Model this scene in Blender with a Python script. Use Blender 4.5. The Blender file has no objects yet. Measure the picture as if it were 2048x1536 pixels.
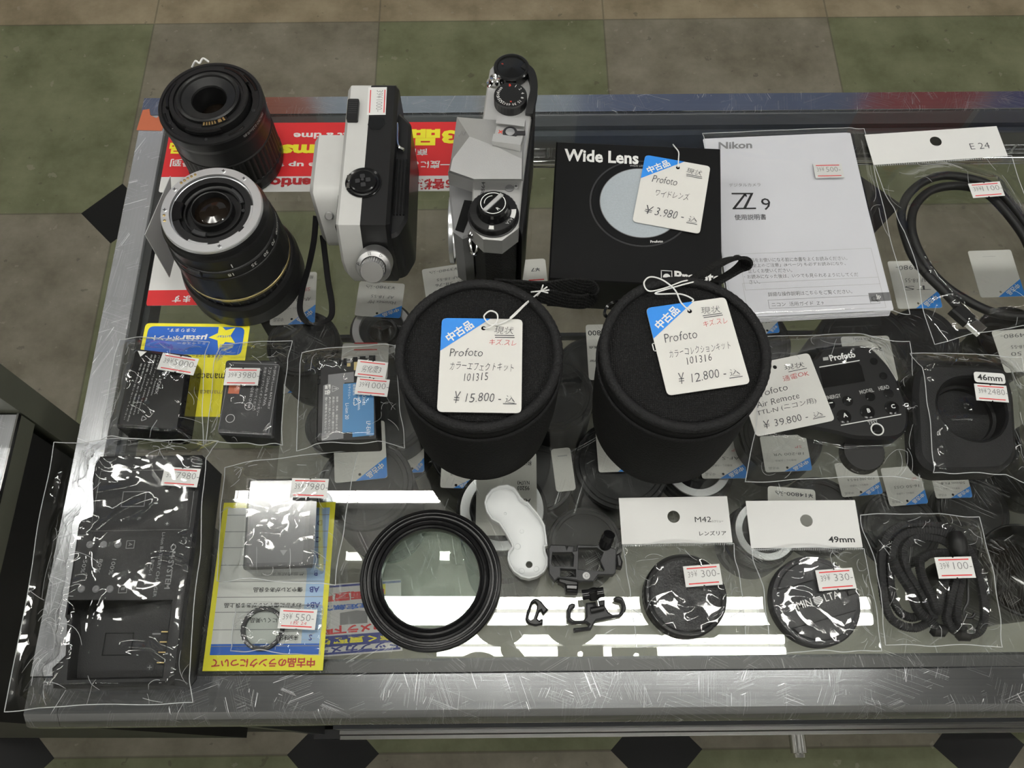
import bpy, math, random
from mathutils import Vector, Matrix, noise
from mathutils.geometry import tessellate_polygon

# ------------------------------------------------------------------ camera, world, exposure
scn = bpy.context.scene
COL = scn.collection
FPX = 1730.0                      # focal length in pixels of the 2048 px wide frame
PITCH = math.radians(66.8)        # camera looks down by this much
T = 0.825                         # counter top above the floor
CAMH = 0.503                      # camera above the counter top
SP, CP = math.sin(PITCH), math.cos(PITCH)
cam_d = bpy.data.cameras.new('camera')
cam_d.sensor_fit = 'HORIZONTAL'
cam_d.sensor_width = 36.0
cam_d.lens = 36.0 * FPX / 2048.0
cam_d.clip_start = 0.01
cam = bpy.data.objects.new('camera', cam_d)
COL.objects.link(cam)
cam.location = (0, 0, T + CAMH)
cam.rotation_euler = (math.pi / 2 - PITCH, 0, 0)
scn.camera = cam

wd = bpy.data.worlds.new('room_air')
scn.world = wd
wd.use_nodes = True
wd.node_tree.nodes['Background'].inputs[0].default_value = (0.75, 0.8, 0.85, 1)
wd.node_tree.nodes['Background'].inputs[1].default_value = 0.10

scn.view_settings.view_transform = 'Standard'
scn.view_settings.look = 'None'
scn.view_settings.gamma = 1.0
scn.view_settings.use_curve_mapping = False
scn.view_settings.exposure = -0.12
cy = scn.cycles
cy.use_denoising = True
cy.max_bounces = 10
cy.diffuse_bounces = 3
cy.glossy_bounces = 4
cy.transmission_bounces = 4
cy.transparent_max_bounces = 40
cy.sample_clamp_indirect = 6.0
cy.caustics_reflective = False
cy.caustics_refractive = False
cy.blur_glossy = 0.3

R = math.radians


def V(*a):
    return Vector(a)


def W(px, py, h=0.0):
    """the place in the room, h above the counter top, that the photograph shows at (px, py)"""
    a = (px - 1024) / FPX
    b = (py - 768) / FPX
    t = (CAMH - h) / (SP + b * CP)
    return Vector((t * a, t * (CP - b * SP), T + h))


# ------------------------------------------------------------------ materials
def new_mat(name):
    m = bpy.data.materials.new(name)
    m.use_nodes = True
    nt = m.node_tree
    for n in list(nt.nodes):
        nt.nodes.remove(n)
    out = nt.nodes.new('ShaderNodeOutputMaterial')
    return m, nt, out


def nd(nt, typ, **kw):
    n = nt.nodes.new(typ)
    for k, v in kw.items():
        if k[0] == 'i' and k[1:].isdigit():
            n.inputs[int(k[1:])].default_value = v
        else:
            setattr(n, k, v)
    return n


def math_n(nt, op, a, b=None, clamp=False):
    n = nt.nodes.new('ShaderNodeMath')
    n.operation = op
    n.use_clamp = clamp
    for i, x in enumerate((a, b)):
        if x is None:
            continue
        if isinstance(x, (int, float)):
            n.inputs[i].default_value = x
        else:
            nt.links.new(x, n.inputs[i])
    return n.outputs[0]


def c4(c):
    return (c[0], c[1], c[2], 1.0)


def mat(name, col, rough=0.5, metal=0.0, var=0.06, vscale=60.0, bump=0.0, bscale=400.0, coat=0.0, emit=0.0, spec=0.5, aniso=None):
    m, nt, out = new_mat(name)
    p = nd(nt, 'ShaderNodeBsdfPrincipled')
    tc = nd(nt, 'ShaderNodeTexCoord')
    nz = nd(nt, 'ShaderNodeTexNoise')
    nz.inputs['Scale'].default_value = vscale
    nz.inputs['Detail'].default_value = 3
    src = tc.outputs['Object']
    if aniso:
        mp = nd(nt, 'ShaderNodeMapping')
        mp.inputs['Scale'].default_value = aniso
        nt.links.new(src, mp.inputs['Vector'])
        src = mp.outputs[0]
    nt.links.new(src, nz.inputs['Vector'])
    mx = nd(nt, 'ShaderNodeMixRGB')
    mx.inputs[1].default_value = c4([max(0, x * (1 - var)) for x in col])
    mx.inputs[2].default_value = c4([min(1, x * (1 + var)) for x in col])
    nt.links.new(nz.outputs['Fac'], mx.inputs[0])
    nt.links.new(mx.outputs[0], p.inputs['Base Color'])
    p.inputs['Roughness'].default_value = rough
    p.inputs['Metallic'].default_value = metal
    p.inputs['Specular IOR Level'].default_value = spec
    p.inputs['Coat Weight'].default_value = coat
    p.inputs['Coat Roughness'].default_value = 0.08
    if bump:
        nb = nd(nt, 'ShaderNodeTexNoise')
        nb.inputs['Scale'].default_value = bscale
        nb.inputs['Detail'].default_value = 2
        nt.links.new(src, nb.inputs['Vector'])
        bp = nd(nt, 'ShaderNodeBump')
        bp.inputs['Strength'].default_value = bump
        bp.inputs['Distance'].default_value = 0.001
        nt.links.new(nb.outputs['Fac'], bp.inputs['Height'])
        nt.links.new(bp.outputs[0], p.inputs['Normal'])
    if emit:
        p.inputs['Emission Color'].default_value = c4(col)
        p.inputs['Emission Strength'].default_value = emit
    nt.links.new(p.outputs[0], out.inputs[0])
    return m


def scratch_mask(nt, vec, layers, scale=1.0, width=0.004, keep=0.5):
    tot = None
    for k, (ang, sx, sy) in enumerate(layers):
        mp = nd(nt, 'ShaderNodeMapping')
        mp.inputs['Rotation'].default_value = (0, 0, R(ang))
        mp.inputs['Location'].default_value = (k * 3.7, k * 1.3, 0)
        nt.links.new(vec, mp.inputs['Vector'])
        mp2 = nd(nt, 'ShaderNodeMapping')
        mp2.inputs['Scale'].default_value = (sx * scale, sy * scale, 1)
        nt.links.new(mp.outputs[0], mp2.inputs['Vector'])
        nz = nd(nt, 'ShaderNodeTexNoise')
        nz.inputs['Scale'].default_value = 1.0
        nz.inputs['Detail'].default_value = 1.0
        nt.links.new(mp2.outputs[0], nz.inputs['Vector'])
        d = math_n(nt, 'ABSOLUTE', math_n(nt, 'SUBTRACT', nz.outputs['Fac'], 0.5))
        line = math_n(nt, 'LESS_THAN', d, width)
        n2 = nd(nt, 'ShaderNodeTexNoise')
        n2.inputs['Scale'].default_value = 28.0 + 9 * k
        n2.inputs['Detail'].default_value = 1.0
        nt.links.new(mp.outputs[0], n2.inputs['Vector'])
        line = math_n(nt, 'MULTIPLY', line, math_n(nt, 'GREATER_THAN', n2.outputs['Fac'], keep))
        tot = line if tot is None else math_n(nt, 'MAXIMUM', tot, line)
    return tot


def schlick(nt):
    g = nd(nt, 'ShaderNodeNewGeometry')
    d = nd(nt, 'ShaderNodeVectorMath', operation='DOT_PRODUCT')
    nt.links.new(g.outputs['Normal'], d.inputs[0])
    nt.links.new(g.outputs['Incoming'], d.inputs[1])
    k = math_n(nt, 'SUBTRACT', 1.0, math_n(nt, 'ABSOLUTE', d.outputs['Value']), clamp=True)
    return math_n(nt, 'ADD', math_n(nt, 'MULTIPLY', math_n(nt, 'POWER', k, 5.0), 0.95), 0.042)


def glass_mat(name, tint, reflect, rough=0.0, gcol=(1, 1, 1), scratches=False, base=0.0):
    """thin clear sheet: a fresnel share of mirror, the rest passes straight through"""
    m, nt, out = new_mat(name)
    fr = schlick(nt)
    fac = math_n(nt, 'ADD', math_n(nt, 'MULTIPLY', fr, reflect), base, clamp=True)
    tr = nd(nt, 'ShaderNodeBsdfTransparent')
    tr.inputs[0].default_value = c4(tint)
    gl = nd(nt, 'ShaderNodeBsdfGlossy')
    gl.inputs['Color'].default_value = c4(gcol)
    gl.inputs['Roughness'].default_value = rough
    mx = nd(nt, 'ShaderNodeMixShader')
    nt.links.new(fac, mx.inputs[0])
    nt.links.new(tr.outputs[0], mx.inputs[1])
    nt.links.new(gl.outputs[0], mx.inputs[2])
    last = mx.outputs[0]
    if scratches:
        tc = nd(nt, 'ShaderNodeTexCoord')
        s = scratch_mask(nt, tc.outputs['Object'],
                         [(25, 2.5, 420), (62, 3, 520), (108, 2.5, 480), (150, 2, 440), (80, 3, 560), (40, 3.5, 640)], 1.0, 0.0028, 0.57)
        sp = nd(nt, 'ShaderNodeSeparateXYZ')
        nt.links.new(tc.outputs['Object'], sp.inputs[0])
        front = math_n(nt, 'SUBTRACT', 1.0, math_n(nt, 'DIVIDE', math_n(nt, 'SUBTRACT', sp.outputs[1], 0.06), 0.22), clamp=True)
        s = math_n(nt, 'MULTIPLY', s, math_n(nt, 'ADD', math_n(nt, 'MULTIPLY', front, 0.9), 0.1))
        df = nd(nt, 'ShaderNodeBsdfDiffuse')
        df.inputs[0].default_value = (0.9, 0.93, 0.92, 1)
        m2 = nd(nt, 'ShaderNodeMixShader')
        nt.links.new(math_n(nt, 'MULTIPLY', s, 0.30), m2.inputs[0])
        nt.links.new(last, m2.inputs[1])
        nt.links.new(df.outputs[0], m2.inputs[2])
        last = m2.outputs[0]
    nt.links.new(last, out.inputs[0])
    return m


def film_mat(name, crease=0.35, cs=90.0, haze=0.0):
    """thin cellophane with creases"""
    m, nt, out = new_mat(name)
    tc = nd(nt, 'ShaderNodeTexCoord')
    n1 = nd(nt, 'ShaderNodeTexNoise')
    n1.inputs['Scale'].default_value = cs * 0.35
    n1.inputs['Detail'].default_value = 2
    n1.inputs['Distortion'].default_value = 1.2
    nt.links.new(tc.outputs['Object'], n1.inputs['Vector'])
    vo = nd(nt, 'ShaderNodeTexVoronoi')
    vo.feature = 'DISTANCE_TO_EDGE'
    vo.inputs['Scale'].default_value = cs
    nt.links.new(n1.outputs['Color'], vo.inputs['Vector'])
    vv = nd(nt, 'ShaderNodeVectorMath')
    vv.operation = 'MULTIPLY_ADD'
    vv.inputs[1].default_value = (0.02, 0.02, 0.02)
    nt.links.new(n1.outputs['Color'], vv.inputs[0])
    nt.links.new(tc.outputs['Object'], vv.inputs[2])
    nt.links.new(vv.outputs[0], vo.inputs['Vector'])
    r1 = math_n(nt, 'MINIMUM', vo.outputs['Distance'], 0.12)
    hgt = math_n(nt, 'ADD', math_n(nt, 'MULTIPLY', r1, 0.7), n1.outputs['Fac'])
    bp = nd(nt, 'ShaderNodeBump')
    bp.inputs['Strength'].default_value = crease
    bp.inputs['Distance'].default_value = 0.004
    nt.links.new(hgt, bp.inputs['Height'])
    fr = schlick(nt)
    fac = math_n(nt, 'MULTIPLY', fr, 1.25, clamp=True)
    tr = nd(nt, 'ShaderNodeBsdfTransparent')
    tr.inputs[0].default_value = (0.97, 0.975, 0.975, 1)
    gl = nd(nt, 'ShaderNodeBsdfGlossy')
    gl.inputs['Roughness'].default_value = 0.045
    nt.links.new(bp.outputs[0], gl.inputs['Normal'])
    mx = nd(nt, 'ShaderNodeMixShader')
    nt.links.new(fac, mx.inputs[0])
    nt.links.new(tr.outputs[0], mx.inputs[1])
    nt.links.new(gl.outputs[0], mx.inputs[2])
    last = mx.outputs[0]
    if haze:
        df = nd(nt, 'ShaderNodeBsdfDiffuse')
        df.inputs[0].default_value = (0.85, 0.87, 0.88, 1)
        m2 = nd(nt, 'ShaderNodeMixShader')
        m2.inputs[0].default_value = haze
        nt.links.new(last, m2.inputs[1])
        nt.links.new(df.outputs[0], m2.inputs[2])
        last = m2.outputs[0]
    nt.links.new(last, out.inputs[0])
    return m


def weave_mat(name, col, scale, strength):
    m, nt, out = new_mat(name)
    p = nd(nt, 'ShaderNodeBsdfPrincipled')
    tc = nd(nt, 'ShaderNodeTexCoord')
    w = []
    for d in ('X', 'Y'):
        n = nd(nt, 'ShaderNodeTexWave')
        n.wave_type = 'BANDS'
        n.bands_direction = d
        n.inputs['Scale'].default_value = scale
        n.inputs['Distortion'].default_value = 0.4
        nt.links.new(tc.outputs['Object'], n.inputs['Vector'])
        w.append(n.outputs['Fac'])
    h = math_n(nt, 'MULTIPLY', w[0], w[1])
    mx = nd(nt, 'ShaderNodeMixRGB')
    mx.inputs[1].default_value = c4([x * 0.45 for x in col])
    mx.inputs[2].default_value = c4([x * 1.5 for x in col])
    nt.links.new(h, mx.inputs[0])
    nt.links.new(mx.outputs[0], p.inputs['Base Color'])
    bp = nd(nt, 'ShaderNodeBump')
    bp.inputs['Strength'].default_value = strength
    bp.inputs['Distance'].default_value = 0.001
    nt.links.new(h, bp.inputs['Height'])
    nt.links.new(bp.outputs[0], p.inputs['Normal'])
    p.inputs['Roughness'].default_value = 0.85
    p.inputs['Specular IOR Level'].default_value = 0.25
    nt.links.new(p.outputs[0], out.inputs[0])
    return m


def steel_mat(name, along, lift=0.0):
    """worn brushed steel; along = 'x' or 'y', the way the brushing runs"""
    m, nt, out = new_mat(name)
    p = nd(nt, 'ShaderNodeBsdfPrincipled')
    tc = nd(nt, 'ShaderNodeTexCoord')
    mp = nd(nt, 'ShaderNodeMapping')
    mp.inputs['Scale'].default_value = (6, 900, 1) if along == 'x' else (900, 6, 1)
    nt.links.new(tc.outputs['Object'], mp.inputs['Vector'])
    n1 = nd(nt, 'ShaderNodeTexNoise')
    n1.inputs['Scale'].default_value = 1.0
    n1.inputs['Detail'].default_value = 4
    nt.links.new(mp.outputs[0], n1.inputs['Vector'])
    n2 = nd(nt, 'ShaderNodeTexNoise')
    n2.inputs['Scale'].default_value = 16.0
    n2.inputs['Detail'].default_value = 5
    nt.links.new(tc.outputs['Object'], n2.inputs['Vector'])
    s = scratch_mask(nt, tc.outputs['Object'], [(20, 2.5, 420), (70, 3, 520), (115, 3, 480), (160, 2.5, 450), (95, 3, 600)], 1.0, 0.003, 0.58)
    cr = nd(nt, 'ShaderNodeMixRGB')
    cr.inputs[1].default_value = (0.30 + lift, 0.31 + lift, 0.33 + lift, 1)
    cr.inputs[2].default_value = (0.54 + lift, 0.55 + lift, 0.57 + lift, 1)
    nt.links.new(math_n(nt, 'MULTIPLY', n1.outputs['Fac'], n2.outputs['Fac']), cr.inputs[0])
    c2 = nd(nt, 'ShaderNodeMixRGB')
    c2.inputs[2].default_value = (0.75, 0.76, 0.77, 1)
    nt.links.new(math_n(nt, 'MULTIPLY', s, 0.5), c2.inputs[0])
    nt.links.new(cr.outputs[0], c2.inputs[1])
    nt.links.new(c2.outputs[0], p.inputs['Base Color'])
    p.inputs['Metallic'].default_value = 0.92 - lift * 2.4
    nt.links.new(math_n(nt, 'ADD', math_n(nt, 'ADD', math_n(nt, 'MULTIPLY', n2.outputs['Fac'], 0.16 if along == 'y' else 0.10), 0.10 if along == 'y' else 0.05), math_n(nt, 'MULTIPLY', s, 0.3)), p.inputs['Roughness'])
    bp = nd(nt, 'ShaderNodeBump')
    bp.inputs['Strength'].default_value = 0.12 if along == 'y' else 0.035
    bp.inputs['Distance'].default_value = 0.0005
    nt.links.new(math_n(nt, 'ADD', n1.outputs['Fac'], math_n(nt, 'MULTIPLY', s, 2.0)), bp.inputs['Height'])
    nt.links.new(bp.outputs[0], p.inputs['Normal'])
    nt.links.new(p.outputs[0], out.inputs[0])
    return m


TILE = 0.457


def floor_mat():
    m, nt, out = new_mat('vinyl_tile_floor')
    p = nd(nt, 'ShaderNodeBsdfPrincipled')
    tc = nd(nt, 'ShaderNodeTexCoord')
    mp = nd(nt, 'ShaderNodeMapping')
    mp.vector_type = 'TEXTURE'
    mp.inputs['Location'].default_value = (-1.5915 * TILE, 2.988 * TILE, 0)
    mp.inputs['Rotation'].default_value = (0, 0, R(0.74))
    mp.inputs['Scale'].default_value = (TILE, TILE, 1)
    nt.links.new(tc.outputs['Object'], mp.inputs['Vector'])
    sx = nd(nt, 'ShaderNodeSeparateXYZ')
    nt.links.new(mp.outputs[0], sx.inputs[0])
    x, y = sx.outputs[0], sx.outputs[1]
    fx, fy = math_n(nt, 'FLOOR', x), math_n(nt, 'FLOOR', y)
    par = math_n(nt, 'FLOORED_MODULO', math_n(nt, 'ADD', fx, fy), 2.0)        # 0 green, 1 grey
    # black diamonds on the corners of the odd rows
    dx = math_n(nt, 'ABSOLUTE', math_n(nt, 'SUBTRACT', x, math_n(nt, 'ROUND', x)))
    dy = math_n(nt, 'ABSOLUTE', math_n(nt, 'SUBTRACT', y, math_n(nt, 'ROUND', y)))
    dia = math_n(nt, 'LESS_THAN', math_n(nt, 'ADD', dx, dy), 0.142)
    odd = math_n(nt, 'FLOORED_MODULO', math_n(nt, 'ROUND', y), 2.0)
    dia = math_n(nt, 'MULTIPLY', dia, math_n(nt, 'GREATER_THAN', odd, 0.5))
    far = math_n(nt, 'GREATER_THAN', y, 0.0)
    joint = math_n(nt, 'LESS_THAN', math_n(nt, 'MINIMUM', dx, dy), 0.0035)
    nz = nd(nt, 'ShaderNodeTexNoise')
    nz.inputs['Scale'].default_value = 9
    nz.inputs['Detail'].default_value = 7
    nz.inputs['Roughness'].default_value = 0.65
    nt.links.new(tc.outputs['Object'], nz.inputs['Vector'])
    n2 = nd(nt, 'ShaderNodeTexNoise')
    n2.inputs['Scale'].default_value = 45
    n2.inputs['Detail'].default_value = 4
    nt.links.new(tc.outputs['Object'], n2.inputs['Vector'])

    def mix(fac, a, b):
        n = nd(nt, 'ShaderNodeMixRGB')
        nt.links.new(fac, n.inputs[0])
        for i, c in ((1, a), (2, b)):
            if isinstance(c, tuple):
                n.inputs[i].default_value = c4(c)
            else:
                nt.links.new(c, n.inputs[i])
        return n.outputs[0]
    mot = math_n(nt, 'ADD', math_n(nt, 'MULTIPLY', math_n(nt, 'SUBTRACT', nz.outputs['Fac'], 0.5), 2.3), 0.5, clamp=True)
    green = mix(mot, (0.085, 0.094, 0.048), (0.190, 0.199, 0.120))
    grey = mix(mot, (0.105, 0.094, 0.068), (0.250, 0.230, 0.180))
    brown = mix(mot, (0.160, 0.128, 0.080), (0.340, 0.285, 0.195))
    c = mix(par, green, grey)
    c = mix(far, c, brown)
    spk = math_n(nt, 'GREATER_THAN', n2.outputs['Fac'], 0.68)
    c = mix(math_n(nt, 'MULTIPLY', spk, 0.35), c, (0.30, 0.28, 0.23))
    spk2 = math_n(nt, 'LESS_THAN', n2.outputs['Fac'], 0.31)
    c = mix(math_n(nt, 'MULTIPLY', spk2, 0.4), c, (0.05, 0.047, 0.037))
    c = mix(math_n(nt, 'MULTIPLY', joint, 0.45), c, (0.05, 0.047, 0.037))
    c = mix(dia, c, (0.006, 0.006, 0.0065))
    nt.links.new(c, p.inputs['Base Color'])
    p.inputs['Roughness'].default_value = 0.55
    p.inputs['Specular IOR Level'].default_value = 0.25
    nt.links.new(p.outputs[0], out.inputs[0])
    return m


M = dict(
    black=mat('black_plastic', (0.009, 0.009, 0.0095), 0.38, spec=0.32),
    blackg=mat('black_gloss_plastic', (0.007, 0.007, 0.0075), 0.18, spec=0.35),
    blackm=mat('black_matte_plastic', (0.010, 0.010, 0.0105), 0.55, spec=0.3, bump=0.25, bscale=1500),
    rubber=mat('black_rubber', (0.0075, 0.0075, 0.0075), 0.45, spec=0.3),
    dark=mat('dark_grey_plastic', (0.026, 0.0265, 0.028), 0.42, spec=0.35, bump=0.2, bscale=1800),
    charger=mat('charger_plastic', (0.013, 0.0132, 0.014), 0.5, spec=0.3, bump=0.25, bscale=1800),
    grey=mat('mid_grey_plastic', (0.17, 0.17, 0.175), 0.5),
    lgrey=mat('light_grey_plastic', (0.42, 0.42, 0.42), 0.45),
    white=mat('white_plastic', (0.62, 0.635, 0.635), 0.4),
    camwhite=mat('pale_enamel', (0.52, 0.52, 0.505), 0.38),
    paper=mat('white_paper', (0.66, 0.66, 0.645), 0.6, var=0.02),
    card=mat('white_card', (0.67, 0.66, 0.625), 0.6, var=0.02),
    manual=mat('booklet_paper', (0.66, 0.66, 0.70), 0.55, var=0.02),
    blue=mat('print_blue', (0.020, 0.23, 0.72), 0.5),
    navy=mat('print_navy', (0.020, 0.035, 0.22), 0.5),
    royal=mat('print_royal_blue', (0.012, 0.11, 0.50), 0.5),
    paleblue=mat('print_pale_blue', (0.33, 0.47, 0.68), 0.5),
    pblue=mat('poster_blue', (0.15, 0.20, 0.36), 0.6),
    ppale=mat('poster_pale_blue', (0.50, 0.58, 0.66), 0.6),
    batblue=mat('battery_label_blue', (0.05, 0.20, 0.42), 0.45),
    red=mat('print_red', (0.62, 0.018, 0.022), 0.5),
    dred=mat('print_dark_red', (0.40, 0.015, 0.02), 0.5),
    orange=mat('plain_orange', (0.42, 0.11, 0.05), 0.5),
    yellow=mat('print_yellow', (0.86, 0.78, 0.03), 0.5),
    ink=mat('black_ink', (0.012, 0.012, 0.014), 0.6),
    pen=mat('pen_ink', (0.05, 0.05, 0.06), 0.6),
    redpen=mat('red_pen_ink', (0.55, 0.05, 0.06), 0.6),
    stamp=mat('stamp_ink', (0.20, 0.20, 0.20), 0.6),
    wink=mat('white_ink', (0.75, 0.75, 0.73), 0.5),
    gink=mat('grey_ink', (0.22, 0.22, 0.225), 0.5),
    dink=mat('dim_white_ink', (0.40, 0.40, 0.39), 0.5),
    rink=mat('red_paint', (0.75, 0.06, 0.03), 0.4),
    chrome=mat('chrome', (0.80, 0.80, 0.80), 0.10, 1.0),
    satin=mat('satin_chrome', (0.52, 0.52, 0.515), 0.38, 0.6, bump=0.15, bscale=2500),
    satind=mat('satin_aluminium', (0.50, 0.50, 0.50), 0.38, 0.9, bump=0.1, bscale=2500),
    mount=mat('machined_mount_metal', (0.86, 0.87, 0.89), 0.30, 0.82),
    gold=mat('gold_contact', (0.80, 0.62, 0.28), 0.25, 1.0),
    goldband=mat('gold_band', (0.42, 0.34, 0.16), 0.35, 0.8),
    leather=mat('black_leatherette', (0.008, 0.008, 0.0085), 0.5, spec=0.3, bump=0.8, bscale=1100),
    lensglass=mat('coated_lens_glass', (0.010, 0.007, 0.005), 0.06, spec=0.35),
    diffuser=mat('printed_lens_picture', (0.36, 0.40, 0.43), 0.5, var=0.12, vscale=900),
    box=mat('matt_black_board', (0.0060, 0.0060, 0.0063), 0.45, spec=0.16),
    ringblack=mat('anodised_black', (0.006, 0.006, 0.0065), 0.28, spec=0.25),
    boxring=mat('printed_black_ring', (0.005, 0.005, 0.0055), 0.35, spec=0.25),
    string=mat('white_string', (0.80, 0.80, 0.78), 0.6),
    cord=mat('black_cord', (0.014, 0.014, 0.015), 0.7, bump=0.5, bscale=2500),
    strap=mat('black_strap', (0.008, 0.008, 0.009), 0.4),
    webbing=weave_mat('black_webbing', (0.014, 0.014, 0.014), 420, 0.8),
    fabric=weave_mat('black_nylon_weave', (0.016, 0.016, 0.0165), 300, 0.9),
    neoprene=mat('black_felt', (0.006, 0.006, 0.006), 0.9, bump=0.5, bscale=900, spec=0.2),
    piping=mat('black_piping', (0.008, 0.008, 0.0085), 0.75, bump=0.8, bscale=700, spec=0.3),
    steelx=steel_mat('brushed_steel_across', 'x'),
    steely=steel_mat('brushed_steel_along', 'y', 0.14),
    chromeedge=mat('polished_edge', (0.55, 0.55, 0.56), 0.14, 1.0),
    gasket=mat('dark_gasket', (0.035, 0.036, 0.036), 0.35),
    inner=mat('dark_frame', (0.045, 0.048, 0.052), 0.3, 0.3),
    board=mat('olive_grey_board', (0.46, 0.445, 0.385), 0.6, var=0.05, vscale=4),
    olive=mat('olive_panel', (0.10, 0.105, 0.080), 0.5),
    plinth=mat('black_plinth', (0.006, 0.006, 0.007), 0.5),
    wall=mat('wall_paint', (0.55, 0.54, 0.50), 0.8),
    ceil=mat('ceiling_board', (0.33, 0.33, 0.315), 0.85),
    tube=mat('lamp_tube', (1.0, 0.985, 0.93), 0.4, var=0.0, emit=46.0),
    lampbody=mat('lamp_enamel', (0.75, 0.75, 0.74), 0.5),
    glass=glass_mat('counter_glass', (0.962, 0.970, 0.962), 1.15, scratches=True),
    shelfglass=glass_mat('shelf_glass', (0.94, 0.95, 0.94), 1.25),
    filterglass=glass_mat('coated_filter_glass', (0.93, 0.97, 0.94), 1.6, gcol=(0.75, 1.0, 0.86)),
    pane=glass_mat('clear_pane', (0.93, 0.95, 0.94), 1.3),
    clearcase=glass_mat('frosted_case', (0.70, 0.71, 0.72), 1.2, 0.12, base=0.06),
    film=film_mat('cellophane', 0.16, 60),
    filmsmooth=film_mat('smooth_cellophane', 0.10, 30),
    filmcrisp=film_mat('crinkled_cellophane', 0.3, 90),
    lam=glass_mat('laminate', (0.93, 0.94, 0.93), 0.9, 0.08),
)
M['filmedge'] = film_mat('cellophane_edge', 0.9, 300, haze=0.45)
M['seal'] = film_mat('heat_sealed_strip', 0.9, 500, haze=0.30)


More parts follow.
